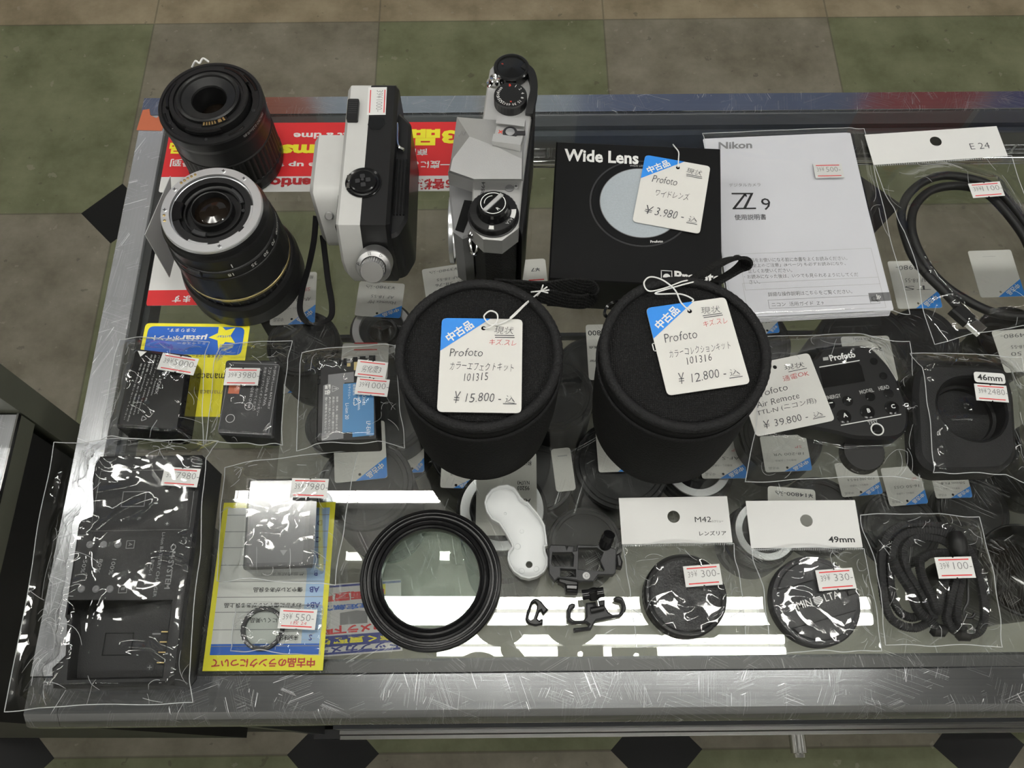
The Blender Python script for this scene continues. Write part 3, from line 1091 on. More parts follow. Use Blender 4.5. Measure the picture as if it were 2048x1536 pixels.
mb = MB().lathe(c, [(0.0268, 0.0440), (0.0262, 0.0515), (0.0255, 0.0522), (0.0232, 0.0522), (0.0228, 0.0512), (0.0212, 0.0512), (0.0208, 0.0530), (0.0195, 0.0535), (0.0185, 0.0530), (0.0178, 0.0520), (0.0118, 0.0508), (0.0112, 0.0500), (0.0105, 0.0380)], 'black', 96)
for a0, a1 in ((-115, -65), (30, 75), (150, 195)):
    arc_block(mb, c, 0.0262, 0.0284, a0, a1, z + 0.0496, z + 0.0518, 'blackg')
mb.build('bayonet_mount', L)
mb = MB()
arc_block(mb, c, 0.0212, 0.0246, -92, -48, z + 0.0505, z + 0.0530, 'blackg')
cbk = mb.build('contact_block', L)
for k, a in enumerate((-88, -83.5, -79, -74.5, -70)):
    mb = MB()
    arc_block(mb, c, 0.0216, 0.0242, a - 1.4, a + 1.4, z + 0.0528, z + 0.0534, 'gold', 3)
    mb.build('contact', cbk)
for a, w in ((-62, 3.2), (-55, 1.8)):
    mb = MB()
    arc_block(mb, c, 0.0216, 0.0242, a - w, a + w, z + 0.0528, z + 0.0534, 'gold', 4)
    mb.build('contact', cbk)
MB().lathe(c + V(0, 0, 0.038), [(0.0107, 0), (0.008, 0.0016), (0.004, 0.0026), (0, 0.003)], 'lensglass', 40).build('rear_element', L)
for a in (-88, -12, 160, 214):
    screw(pol(c, 0.0300, a, z + 0.0477), 0.0012, L, 'dark')
L.scale = (0.97, 0.97, 1.24)
st = tag(MB().tube(spline([W(384, 134, 0.056), W(391, 122, 0.060), W(399, 126, 0.060), W(406, 117, 0.060), W(418, 124, 0.058)], 6), 0.0007, 'string', 6).build('string'),
         'white string loop showing behind the rear black lens', 'string')

c = W(497, 553, 0)
L = thing('camera_lens', 'black zoom lens with silver metal mount and gold ring, standing behind the batteries', 'lens', c)
# petal hood reversed on the counter, flared
prof = [(0.0345, 0.0003), (0.0372, 0.0003), (0.0378, 0.001), (0.0380, 0.012), (0.0366, 0.0185), (0.0352, 0.0205), (0.0340, 0.0205)]
mb = MB()
seg = 96
rings = []
for r, h in prof:
    ring = []
    for k in range(seg):
        a = 2 * math.pi * k / seg
        hh = h
        if h > 0.01:
            hh = h + 0.0055 * (0.5 + 0.5 * math.cos(2 * (a - R(15)))) * (1 if h > 0.011 else 0)
        ring.append(c + V(r * math.cos(a), r * math.sin(a), hh))
    rings.append(ring)
for i in range(len(prof) - 1):
    mb.add(rings[i] + rings[i + 1], [(k, (k + 1) % seg, seg + (k + 1) % seg, seg + k) for k in range(seg)], 'black')
mb.build('lens_hood', L)
mb = MB().lathe(c, [(0.0335, 0.010), (0.0335, 0.0235), (0.0338, 0.0240), (0.0338, 0.0262, 0.0), (0.0334, 0.0266)], 'black', 100)
for k in range(40):
    a = 2 * math.pi * k / 40
    mb.prism(circ(pol(c, 0.0337, math.degrees(a), 0), 0.0006, 8), z + 0.0225, z + 0.0258, 'dark')
mb.build('focus_ring', L)
mb = MB().lathe(c, [(0.0334, 0.0266), (0.0343, 0.0272), (0.0343, 0.0290), (0.0335, 0.0294)], 'goldband', 110)
text_cyl(mb, c, 0.03435, z + 0.0281, R(-62), 'TAMRON', 0.0015, 'ink')
text_cyl(mb, c, 0.03435, z + 0.0281, R(-105), 'AF 18-200', 0.0013, 'ink')
mb.build('gold_ring', L)
MB().lathe(c, [(0.0335, 0.0294), (0.0343, 0.0300), (0.0343, 0.0301, 0.0010), (0.0338, 0.0520, 0.0010), (0.0338, 0.0521), (0.0334, 0.0528), (0.0328, 0.0530)], 'rubber', 54).build('zoom_ring', L)
mb = MB().lathe(c, [(0.0328, 0.0530), (0.0330, 0.0590), (0.0325, 0.0596), (0.0319, 0.0600), (0.0319, 0.0700), (0.0312, 0.0715), (0.0305, 0.0742), (0.0298, 0.0760)], 'black', 100)
for a, s in ((-74, '18'), (-48, '35'), (-31, '50'), (-16, '70'), (-1, '100'), (9, '135'), (20, '200')):
    text_cyl(mb, c, 0.03305, z + 0.0562, R(a), s, 0.0030, 'wink', bold=0.01)
arc_block(mb, c, 0.0318, 0.03215, -69.4, -68.4, z + 0.0615, z + 0.0650, 'wink', 3)
text_cyl(mb, c, 0.03305, z + 0.0545, R(-116), 'LOCK', 0.0016, 'dink')
arc_block(mb, c, 0.0325, 0.0341, -118, -104, z + 0.0555, z + 0.0605, 'dark')
mb.build('barrel', L)
mb = MB().lathe(c, [(0.0298, 0.0760), (0.0296, 0.0775), (0.0292, 0.0781), (0.0245, 0.0781), (0.0243, 0.0760), (0.0236, 0.0757)], 'mount', 120)
for a0, a1 in ((-118, -88), (-72, -40), (-30, 8)):
    arc_block(mb, c, 0.0225, 0.0243, a0, a1, z + 0.0752, z + 0.0772, 'mount')
mrg = mb.build('mount_ring', L)
mb = MB().lathe(c, [(0.0236, 0.0757), (0.0232, 0.0768), (0.0195, 0.0768), (0.0190, 0.0740), (0.0172, 0.0735), (0.0168, 0.0752), (0.0160, 0.0752), (0.0158, 0.0725), (0.0125, 0.0725), (0.0124, 0.0780), (0.0119, 0.0786), (0.0113, 0.0784), (0.0111, 0.0735)], 'black', 90)
arc_block(mb, c, 0.0175, 0.0232, 165, 200, z + 0.0745, z + 0.0778, 'blackg')
arc_block(mb, c, 0.0165, 0.0190, 20, 60, z + 0.0725, z + 0.0760, 'dark')
arc_block(mb, c, 0.0150, 0.0180, -125, -95, z + 0.0725, z + 0.0765, 'dark')
mb.build('inner_tube', L)
MB().lathe(c, [(0.0112, 0.0735), (0.0080, 0.0750), (0.0040, 0.0758), (0, 0.0760)], 'lensglass', 48).build('rear_element', L)
for a in (82, 52, -72, 182, 150):
    screw(pol(c, 0.0270, a, z + 0.0781), 0.0015, mrg)
screw(pol(c, 0.0180, 2, z + 0.0752), 0.0012, L, 'dark')
for a in (118, 123, 128, 133, 138, 190, 198):
    p = pol(c, 0.0272, a, z + 0.0779)
    MB().lathe(p, [(0, 0), (0.0009, 0), (0.0008, 0.0006), (0, 0.0007)], 'gold', 10).build('contact', mrg)

# grey card tag hanging behind the silver-mount lens
A_, B_, C_ = W(340, 352, 0.050), W(289, 469, 0.050), W(338, 555, 0.014)
nn = (B_ - A_).cross(C_ - A_).normalized()
eye = Vector(cam.location)
d_ = W(347, 520, 0.0) - eye
D_ = eye + d_ * ((A_ - eye).dot(nn) / d_.dot(nn))
pl = [A_, B_, C_, D_]
mb = MB()
mb.add(pl + [p + nn * 0.0005 for p in pl], [(0, 1, 2, 3), (7, 6, 5, 4)] + [(k, (k + 1) % 4, 4 + (k + 1) % 4, 4 + k) for k in range(4)], 'lgrey')
tag(mb.build('price_tag', smooth=False, origin=C_), 'blank grey back of a tag leaning on the silver-mount lens', 'price tag')

# ------------------------------------------------------------------ flat cartridge camera, standing on its base
def PX(x, y, h, sc=3.0714, off=(560, 120)):
    return W(x / sc + off[0], y / sc + off[1], h)


HT = 0.062
base = W(745, 320, HT)
cam1 = thing('cartridge_camera', 'old white and black pocket camera standing on end plate with strap, price sticker on top', 'camera', (base.x, base.y, T))
p_far_l, p_far_w, p_far_r = W(690, 163, HT), W(734, 162, HT), W(786, 164, HT)
xl, xw, xr = -0.1140, -0.0985, -0.0775
xl, xw, xr = W(681, 330, HT).x, W(729.5, 330, HT).x, W(786, 330, HT).x
yf, yn = W(700, 162, HT).y, W(700, 450, HT).y


def slabsec(mb, x0, x1, m, top=HT, c=0.003, near_drop=0.024, near_out=0.011, far_c=0.004, ex0=True, ex1=True):
    """a lengthwise slice of the body between x0 and x1, its near end sloping"""
    sec = [(yf, 0.004), (yf, top - far_c), (yf - far_c, top), (yn, top), (yn - near_out, top - near_drop), (yn - near_out, 0.022), (yn - 0.003, 0.0003), (yf - 0.003, 0.0003)]
    n = len(sec)
    vs = []
    ins = []
    if ex0:
        ins.append((x0, c * 0.7))
        ins.append((x0 + c * 0.7, 0))
    else:
        ins.append((x0, 0))
    if ex1:
        ins.append((x1 - c * 0.7, 0))
        ins.append((x1, c * 0.7))
    else:
        ins.append((x1, 0))
    ym, zm = (yf + yn) / 2, top / 2
    for x, d in ins:
        for y, zz in sec:
            yy = y + (d if y < ym else -d)
            z2 = zz + (d if zz < zm else -d)
            vs.append((x, yy, T + z2))
    fs = []
    for i in range(len(ins) - 1):
        for k in range(n):
            fs.append((i * n + k, i * n + (k + 1) % n, (i + 1) * n + (k + 1) % n, (i + 1) * n + k))
    fs += [tuple(range(n))[::-1], tuple((len(ins) - 1) * n + k for k in range(n))]
    mb.add(vs, fs, m)


mb = MB()
slabsec(mb, xl, xw, 'camwhite', ex1=False)
mb.build('front_shell', cam1)
mb = MB()
slabsec(mb, xw, xr, 'black', ex0=False)
# the bulging back door
y0d, y1d = W(800, 250, 0.05).y, W(800, 468, 0.05).y
mb.prism(rpoly([(xr - 0.002, y0d + 0.012), (xr + 0.0085, y0d), (xr + 0.0095, y1d + 0.010), (xr + 0.004, y1d - 0.002), (xr - 0.002, y1d - 0.004)], 0.003), T + 0.002, T + 0.052, 'black', 0.002)
for k in range(4):
    xx = xr + 0.0005 + k * 0.0020
    mb.box((xx, y1d + 0.012, T + 0.0515), (xx + 0.0009, y0d - 0.03, T + 0.0535), 'blackg')
mb.build('back_shell', cam1)
mb = MB()
P4 = [PX(706, 395, 0.056), PX(720, 400, 0.056), PX(722, 520, 0.056), PX(760, 552, 0.056)]
mb.tube(spline(P4, 5), 0.0011, 'chrome', 8)
mb.build('wire_catch', cam1)
# lens housing on the left
mb = MB()
hx0, hx1 = W(622, 330, 0.050).x, xl + 0.001
hy0, hy1 = W(650, 262, 0.050).y, W(622, 384, 0.050).y
hy2 = W(640, 476, 0.022).y
sec = [(hy0, 0.004), (hy0, 0.046), (hy0 - 0.003, 0.0495), (hy1 + 0.006, 0.050), (hy1, 0.049), (hy1 - 0.004, 0.045), (hy2, 0.018), (hy2 + 0.002, 0.010), (hy2 + 0.006, 0.004)]
n = len(sec)
vs = []
for x, d in ((hx0, 0.003), (hx0 + 0.003, 0.0), (hx1, 0.0)):
    for k, (y, zz) in enumerate(sec):
        ym, zm = (hy0 + hy2) / 2, 0.025
        vs.append((x + (0.004 * max(0, (hy1 - y)) / (hy1 - hy2) if x < hx1 else 0), y + (d if y < ym else -d), T + zz + (d if zz < zm else -d)))
fs = []
for i in range(2):
    for k in range(n):
        fs.append((i * n + k, i * n + (k + 1) % n, (i + 1) * n + (k + 1) % n, (i + 1) * n + k))
fs += [tuple(range(n))[::-1]]
mb.add(vs, fs, 'camwhite')
mb.build('lens_housing', cam1)
p = W(659, 431, 0.036)
ax = V(0, -0.75, 0.65)
MB().lathe(p - ax.normalized() * 0.003, [(0, 0), (0.0028, 0), (0.0028, 0.0045), (0.0022, 0.0052), (0, 0.0052)], 'satind', 20, axis=ax).build('release_pin', cam1)
mb = MB()
mb.box((xl - 0.0012, W(680, 455, 0.055).y, T + 0.02), (xl + 0.0004, W(680, 392, 0.055).y, T + 0.056), 'blackg', 0.0003)
mb.build('side_clip', cam1)
# slide button
f = Frame([PX(415, 258, HT), PX(484, 258, HT), PX(487, 385, HT), PX(420, 385, HT)] and [(695, 204), (717.5, 204), (718.5, 245.5), (696.5, 245.5)], HT)
mb = MB()
slab(mb, f, 'black', 0.003, 0.0012)
for k in range(7):
    rect(mb, f, 0.1, 0.06 + k * 0.1, 0.9, 0.10 + k * 0.1, 'dark', 0.0031)
mb.build('slide_button', cam1)
# flash cube socket
p = W(727, 366, HT)
mb = MB().lathe(p, [(0.0108, 0.0002), (0.0112, 0.0006), (0.0108, 0.0010), (0.0096, 0.0004), (0.0085, 0.0006), (0.0082, 0.0022), (0.0074, 0.0026), (0, 0.0026)], 'blackg', 48)
for a in range(4):
    q = pol(p, 0.0032, a * 90 + 8, 0)
    mb.prism(rpoly([tuple(pol(q, 0.0021, a * 90 + 8 + d, 0)[:2]) for d in (45, 135, 225, 315)], 0.0006, 2), T + HT + 0.0026, T + HT + 0.0030, 'ink')
mb.lathe(p + V(0, 0, 0.0026), [(0, 0), (0.0011, 0), (0.0010, 0.0014), (0, 0.0016)], 'dark', 14)
fsk = mb.build('flash_socket', cam1)
for a in (195, 160):
    q = pol(p, 0.0095, a, 0)
    MB().box((q.x - 0.0012, q.y - 0.0022, T + HT + 0.0003), (q.x + 0.0014, q.y + 0.0016, T + HT + 0.0019), 'chrome', 0.0004).build('socket_contact', fsk)
# torn label patch and the top price sticker
f = Frame([(737, 234), (770, 233), (771, 259), (734, 261)], HT)
mb = MB()
flat(mb, f, [(0.1, 0.05), (0.5, 0.0), (0.95, 0.2), (1, 0.6), (0.7, 1), (0.2, 0.95), (0, 0.6)], 'blackg', 0.0002)
mb.build('glue_mark', cam1)
f = Frame([(774, 175), (771, 231), (734, 229), (736.8, 174.7)], HT)
mb = MB()
slab(mb, f, 'paper', 0.0002)
rect(mb, f, 0.1, 0.07, 0.93, 0.12, 'red', 0.0003)
rect(mb, f, 0.1, 0.84, 0.93, 0.89, 'red', 0.0003)
text(mb, f, '39¥1000-', 0.5, 0.36, 0.34, 'stamp', w=0.78, bold=-0.012, lift=0.0003)
mb.build('price_sticker', cam1)
# focus dial on the sloping near end
ax = V(0, -0.024, 0.013 * 1.4).normalized()
ax = V(0, -0.80, 0.60).normalized()
p = W(748, 532, 0.047) + ax * 0.002
mb = MB().lathe(p - ax * 0.010, [(0, 0), (0.0108, 0), (0.0108, 0.0095), (0.0104, 0.0102), (0.0078, 0.0112)], 'satind', 48, axis=ax)
fdl = mb.build('focus_dial', cam1)
mb = MB().lathe(p, [(0.0072, 0.0006), (0.0074, 0.0020, 0.0006), (0.0074, 0.0068, 0.0006), (0.0068, 0.0076), (0, 0.0079)], 'satind', 90, axis=ax)
mb.build('focus_knob', fdl)
fx = Frame.make(p + ax * 0.0012, V(1, 0, 0), -V(0, 0.6, 0.8), 0.02, 0.02)
mb = MB()
for s, u, v, r in (('P', -0.43, -0.14, -50), ('‡‡', -0.08, -0.475, -8), ('▷', 0.27, -0.40, 30)):
    text(mb, fx, s, u, v, 0.11, 'ink', rot=r, lift=0.0005)
mb.build('dial_symbols', fdl)
# carrying strap
sp = spline([W(632, 432, 0.028), W(628, 480, 0.018), W(618, 530, 0.008), W(604, 582, 0.004), W(600, 620, 0.003), W(612, 642, 0.003), W(636, 647, 0.003), W(660, 636, 0.003), W(664, 610, 0.003), W(656, 560, 0.004), W(650, 510, 0.008), W(645, 470, 0.014)], 8)
MB().band(sp, V(0.9, -0.3, 0.35), 0.0040, 0.0011, 'strap').build('carrying_strap', cam1)


# ------------------------------------------------------------------ single lens reflex camera, lens mount to the left
HP = 0.078
sl = thing('film_camera', 'silver and black film camera without lens, top plate up, beside the black box', 'camera', (W(1005, 330, HP).x, W(1005, 330, HP).y, T))
top = [(974, 172), (980, 138), (1001, 114), (1045, 112), (1068, 150), (1066, 205), (1060, 250), (1046, 361), (1037, 455), (1004, 480), (966, 477), (951, 463), (941, 452), (946, 361), (965, 237)]
tw = pxs(top, HP)
mb = MB().prism(tw, T + 0.063, T + HP, 'satin', 0.0008)
text(mb, Frame.make(W(955, 430, HP), V(0.06, 1, 0), V(1, -0.06, 0), 0.03, 0.004), '8228864', 0.5, 0.45, 0.55, 'ink', w=0.55, lift=0.0003)
mb.build('top_plate', sl)
bw = inset(ccw(tw), 0.0012)
mb = MB().prism(bw, T + 0.010, T + 0.063, 'leather')
mb.build('body_leather', sl)
MB().prism(tw, T + 0.0003, T + 0.010, 'satin', 0.0006).build('base_plate', sl)
# black back, seen along the right side
bk = [(1066, 205), (1072, 180), (1071, 215), (1062, 290), (1054, 400), (1044, 470), (1037, 455), (1046, 361)]
MB().prism(pxs(bk, 0.070), T + 0.002, T + 0.0695, 'black', 0.0006).build('film_door', sl)
# mirror box front and mount
fr_ = pxs([(905, 300), (960, 262), (950, 420), (943, 470), (925, 476), (906, 462), (899, 400), (898, 345)], 0.066)
MB().prism(fr_, T + 0.012, T + 0.066, 'grey', 0.0012).build('mirror_box', sl)
xm = min(p[0] for p in fr_)
ymid = sum(p[1] for p in fr_) / len(fr_)
mb = MB().lathe((xm + 0.002, ymid - 0.004, T + 0.034), [(0.0180, 0), (0.0212, 0), (0.0212, 0.0024), (0.0208, 0.0028), (0.0186, 0.0028), (0.0184, 0.0)], 'mount', 72, axis=(-1, 0, 0))
mb.build('lens_mount', sl)
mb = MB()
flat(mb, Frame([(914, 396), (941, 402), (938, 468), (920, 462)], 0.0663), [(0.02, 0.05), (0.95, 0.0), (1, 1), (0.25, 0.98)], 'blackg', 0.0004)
mb.build('painted_gap_shade', sl)  # flat black patch painted in for the shade of a gap
# pentaprism housing
b0 = [(914, 234), (993, 240), (1048, 248), (1046, 361), (946, 361), (896, 345), (902, 318)]
t0 = [(939, 273), (988, 291), (1044, 318), (1043, 358), (948, 358), (900, 341), (905, 318)]
lo = [W(x, y, 0.078) for x, y in b0]
hi = [W(x, y, 0.0885) for x, y in t0]
n = len(lo)
lo0 = [p - V(0, 0, 0.012) for p in lo]
mb = MB()
mb.add(lo0 + lo, [(k, n + k, n + (k + 1) % n, (k + 1) % n) for k in range(n)], 'satin')
mb.add(lo + hi, [(k, n + k, n + (k + 1) % n, (k + 1) % n) for k in range(n)] + [tuple(range(n, 2 * n))], 'satin')
nm = W(921, 268, 0.083)
fz = Frame.make(W(925, 276, 0.0850), (W(939, 275, 0.0880) - W(920, 245, 0.0800)), V(1, 0.2, -0.8), 0.016, 0.008)
mb.build('prism_housing', sl, sharp=15)
mb = MB().tube([W(918, 272, 0.0862), W(923, 262, 0.0853), W(926, 270, 0.0862), W(930, 262, 0.0858)], 0.0003, 'satin', 5)
mb.build('engraved_mark', sl)
# hot shoe
f = Frame([(992, 238), (1047, 243), (1048, 300), (987, 290)], 0.0895)
mb = MB()
slab(mb, f, 'satin', 0.0012, u0=0, v0=0, lift=-0.010)
slab(mb, f, 'satin', 0.0110, lift=-0.0105, u0=0.02, u1=0.98, v0=0.03, v1=0.97)
for v0 in (0.02, 0.80):
    slab(mb, f, 'satin', 0.0022, u0=0, u1=0.98, v0=v0, v1=v0 + 0.18, lift=0.0004)
    slab(mb, f, 'satin', 0.0007, u0=0, u1=0.98, v0=0.02 if v0 < 0.5 else 0.70, v1=0.30 if v0 < 0.5 else 0.98, lift=0.0026)
text(mb, f, '×', 0.2, 0.5, 0.13, 'rink', lift=0.0008)
hsh = mb.build('hot_shoe', sl)
q = f.p(0.53, 0.5, 0.0005)
MB().lathe(q, [(0, 0.0002), (0.0044, 0.0002), (0.0044, 0.0008), (0.0030, 0.0009)], 'ink', 30).box((q.x, q.y - 0.0016, q.z), (q.x + 0.009, q.y + 0.0012, q.z + 0.0009), 'ink').build('shoe_insulator', hsh)
MB().lathe(q, [(0.0028, 0.0008), (0.0027, 0.0014), (0, 0.0016)], 'satind', 24).build('flash_contact', hsh)
# rewind knob on its film speed dial
q = W(987, 432, HP)
mb = MB().lathe(q, [(0.0150, 0), (0.0150, 0.0005), (0.0142, 0.0008), (0.0142, 0.0046, 0.0004), (0.0136, 0.0052), (0.0098, 0.0056)], 'black', 96)
flat_text_up(mb, q, q.z + 0.00565, 0.0117, R(-38), 'ASA', 0.0021, 'dink')
flat_text_up(mb, q, q.z + 0.00565, 0.0118, R(-16), '100', 0.0018, 'wink')
arc_block(mb, q, 0.0105, 0.0132, -24, 4, q.z + 0.0053, q.z + 0.00575, 'wink', 6)
arc_block(mb, q, 0.0106, 0.0130, -102, -88, q.z + 0.0053, q.z + 0.00620, 'wink', 4)
mb.build('film_speed_dial', sl)
q2 = W(983, 419, HP + 0.011)
q2 = V(q.x, q.y, T + HP)
mb = MB().lathe(q2, [(0.0098, 0.0054), (0.0098, 0.0062), (0.0086, 0.0090), (0.0086, 0.0122), (0.0080, 0.0128), (0, 0.0128)], 'blackg', 64)
zt = q2.z + 0.0129
ring = [Vector((q2.x + rr * math.cos(R(a)), q2.y + rr * math.sin(R(a)), zt)) for rr in (0.0068, 0.0073) for a in range(0, 360, 6)]
mb.add(ring, [(k, (k + 1) % 60, 60 + (k + 1) % 60, 60 + k) for k in range(60)], 'wink')
flat_text_up(mb, q2, zt, 0.0046, R(-52), 'R', 0.0022, 'wink', outward=False)
mb.tube([Vector((q2.x + 0.0050 * math.cos(R(a)), q2.y + 0.0050 * math.sin(R(a)), zt)) for a in range(95, 185, 8)], 0.00025, 'wink', 5)
rwk = mb.build('rewind_knob', sl)
d = V(math.cos(R(48)), math.sin(R(48)), 0)
e = V(-d.y, d.x, 0)
mb = MB().prism([tuple((q2 + d * a + e * b)[:2]) for a, b in ((-0.0076, -0.0012), (0.0076, -0.0012), (0.0076, 0.0012), (-0.0076, 0.0012))], zt, zt + 0.0012, 'satin', 0.0003)
mb.build('rewind_crank', rwk)
# shutter dial, counter, release
q = W(1021, 206, HP)
mb = MB().lathe(q, [(0.0102, 0), (0.0102, 0.0060, 0.0004), (0.0102, 0.0066), (0.0096, 0.0072), (0, 0.0072)], 'black', 90)
for k, s in enumerate(('B', '1', '2', '4', '8', '15', '30', '60', '125', '250', '500', '1000')):
    flat_text_up(mb, q, q.z + 0.0073, 0.0076, R(92 - k * 27.5), s, 0.0019, 'rink' if s == 'B' else 'wink', outward=True)
text(mb, Frame.make(q + V(-0.001, -0.004, 0.0073), V(1, 0, 0), V(0, -1, 0), 0.004, 0.004), '×', 0.3, 0.3, 0.3, 'rink', lift=0)
mb.build('shutter_dial', sl)
q = W(1023, 148, HP)
mb = MB().lathe(q, [(0.0108, 0), (0.0112, 0.0010), (0.0112, 0.0058), (0.0104, 0.0064), (0.0092, 0.0064), (0.0086, 0.0055), (0, 0.0060)], 'blackg', 72)
flat_text_up(mb, q, q.z + 0.0066, 0.0060, R(160), '0', 0.0016, 'rink')
mb.build('frame_counter', sl)
q = W(990, 168, HP)
MB().lathe(q, [(0, 0), (0.0052, 0), (0.0052, 0.0016), (0.0040, 0.0024), (0.0036, 0.0050), (0.0030, 0.0056), (0.0012, 0.0050), (0, 0.0040)], 'chrome', 32).build('shutter_release', sl)
pts = spline([W(1046, 136, 0.081), W(1062, 150, 0.081), W(1068, 180, 0.080), W(1062, 212, 0.079), W(1058, 232, 0.078)], 6)
MB().band(pts, V(0, 0, 1), 0.0062, 0.0046, 'black').build('wind_lever', sl)
q = W(1019, 377, HP)
MB().lathe(q, [(0.0026, 0.0), (0.0024, 0.0006), (0, 0.0008)], 'grey', 16).build('lamp_window', sl)
screw(W(1032, 373, HP + 0.0003), 0.0013, sl)
# strap ring
q = W(944, 470, 0.066)
mb = MB()
mb.tube([q + V(0.004 * math.cos(a) * 0.55 + 0.001, -0.003, 0) + V(0, 0.0, 0) + V(0.0, -0.0055 * math.sin(a), -0.004 * (1 + math.sin(a))) for a in [2 * math.pi * k / 24 for k in range(24)]], 0.0010, 'chrome', 8, closed=True)
mb.lathe(q + V(0.003, 0.004, 0.001), [(0, 0), (0.0028, 0), (0.0024, 0.007), (0.0016, 0.008), (0, 0.008)], 'chrome', 16, axis=(-0.45, -0.8, 0.2))
mb.build('strap_ring', sl)

# ------------------------------------------------------------------ black box with its hanging tag
HB = 0.036
BQ = [(1113, 283), (1441, 297), (1444, 576), (1098, 557)]
bq = pxs(BQ, HB)
bc = sum((Vector((x, y, 0)) for x, y in bq), Vector()) / 4
bx = thing('product_box', 'black square wide lens box with white lettering lying behind the pouches', 'box', (bc.x, bc.y, T))
f = Frame(BQ, HB)
mb = MB().prism(bq, T + 0.0003, T + HB, 'box', 0.0007)
text(mb, f, 'Wide Lens', 0.055, 0.105, 0.094, 'wink', w=0.455, al='l', bold=0.03, lift=0.0003)
for rr, mm, l in ((0.315, 'dark', 0.00012), (0.305, 'box', 0.00018), (0.295, 'boxring', 0.0002), (0.253, 'grey', 0.0003), (0.249, 'diffuser', 0.0004)):
    flat(mb, f, [(0.525 + rr * f.h / f.w * math.cos(2 * math.pi * k / 64), 0.435 + rr * math.sin(2 * math.pi * k / 64)) for k in range(64)], mm, l)
text(mb, f, 'WIDE LENS', 0.505, 0.165, 0.014, 'dink', rot=-2, lift=0.0006)
text(mb, f, 'Profoto', 0.615, 0.71, 0.018, 'wink', rot=-6, lift=0.0006, bold=0.02)
outl(mb, f, 0.638, 0.905, 0.703, 0.97, 0.0005, 'wink', 0.0004)
flat(mb, f, [(0.671 + 0.022 * math.cos(math.pi * k / 12), 0.953 - 0.026 * math.sin(math.pi * k / 12)) for k in range(13)], 'wink', 0.0004)
text(mb, f, 'Profoto', 0.715, 0.938, 0.068, 'wink', w=0.27, al='l', bold=0.035, lift=0.0004)
mb.build('carton', bx)
f2 = Frame([(1098, 557, HB), (1444, 576, HB), (1444, 590, 0.03), (1098, 571, 0.03)], HB)


HOLE = (0.52, 0.105)


def price_tag(name, label, quad, h, lines, loop, parent=None, group='hanging price tags', tri=(0.60, 0.36), rotk=-32):
    """white card with a blue corner, hung on a white thread"""
    f = Frame(quad, h)
    o = f.p(0.5, 0.5)
    t = thing(name, label, 'price tag', (o.x, o.y, o.z), group)
    mb = MB()
    pts = rpoly([(0, 0), (f.w, 0), (f.w, f.h), (0, f.h)], 0.0028, 5)
    hole = circ((HOLE[0] * f.w, HOLE[1] * f.h), 0.0013, 14)
    plate(mb, f, pts, 'card', 0.0004, 0.0, [hole[::-1]])
    r = 0.0028
    cor = [(r * (1 - math.sin(a)) / f.w, r * (1 - math.cos(a)) / f.h) for a in [math.pi / 2 * k / 5 for k in range(6)]]
    flat(mb, f, [(0.0, tri[1]), (tri[0] * 0.80, tri[1] * 0.20), (tri[0], 0.0)] + [(u, v) for u, v in cor[::-1]][0:0] + [(r / f.w, 0.0)] + cor[::-1][1:] if False else [(tri[0], 0.0), (0.0, tri[1]), (0.0, r / f.h)] + cor[::-1], 'blue', 0.00055)
    text(mb, f, '中古品', tri[0] * 0.375, tri[1] * 0.40, 0.105, 'wink', w=0.37, rot=-math.degrees(math.atan2(tri[1] * f.h, tri[0] * f.w)), bold=0.03, lift=0.0007)
    for (s, u, v, hh, w, mm, rot) in lines:
        if s == '_':
            rect(mb, f, u, v, u + w, v + 0.008, mm, 0.0007)
        else:
            text(mb, f, s, u, v, hh, mm, w=w, rot=rot, al='l', lift=0.0007, bold=-0.011, shear=0.14, jit=0.15)
    mb.build('card', t, smooth=False)
    if loop:
        hz = f.p(HOLE[0], HOLE[1], 0.0006)
        MB().tube(spline([hz] + [Vector(p) for p in loop], 8), 0.00042, 'string', 6).build('thread', t)
    return t


Z0 = [('現状', 0.655, 0.125, 0.082, 0.235, 'pen', 2), ('_', 0.66, 0.18, 0, 0.24, 'pen', 0), ('_', 0.665, 0.202, 0, 0.24, 'pen', 0)]
p3 = HB + 0.001
price_tag('price_tag', 'white price tag for 3.980 lying on the black wide lens box', [(1290, 311), (1421, 333), (1399, 469), (1265, 443)], HB + 0.0012,
          Z0 + [('Profoto', 0.18, 0.335, 0.105, 0.37, 'pen', -2), ('ワイドレンズ', 0.26, 0.53, 0.10, 0.50, 'pen', -2), ('¥', 0.15, 0.80, 0.12, 0.11, 'pen', 0), ('3.980 -', 0.31, 0.80, 0.115, 0.42, 'pen', 0), ('込', 0.80, 0.82, 0.085, 0.13, 'pen', 0), ('_', 0.78, 0.875, 0, 0.16, 'pen', 0)],
          [W(1357, 318, HB + 0.004), W(1357, 304, HB + 0.004), W(1349, 293, HB + 0.002), W(1346, 289, HB - 0.006)])

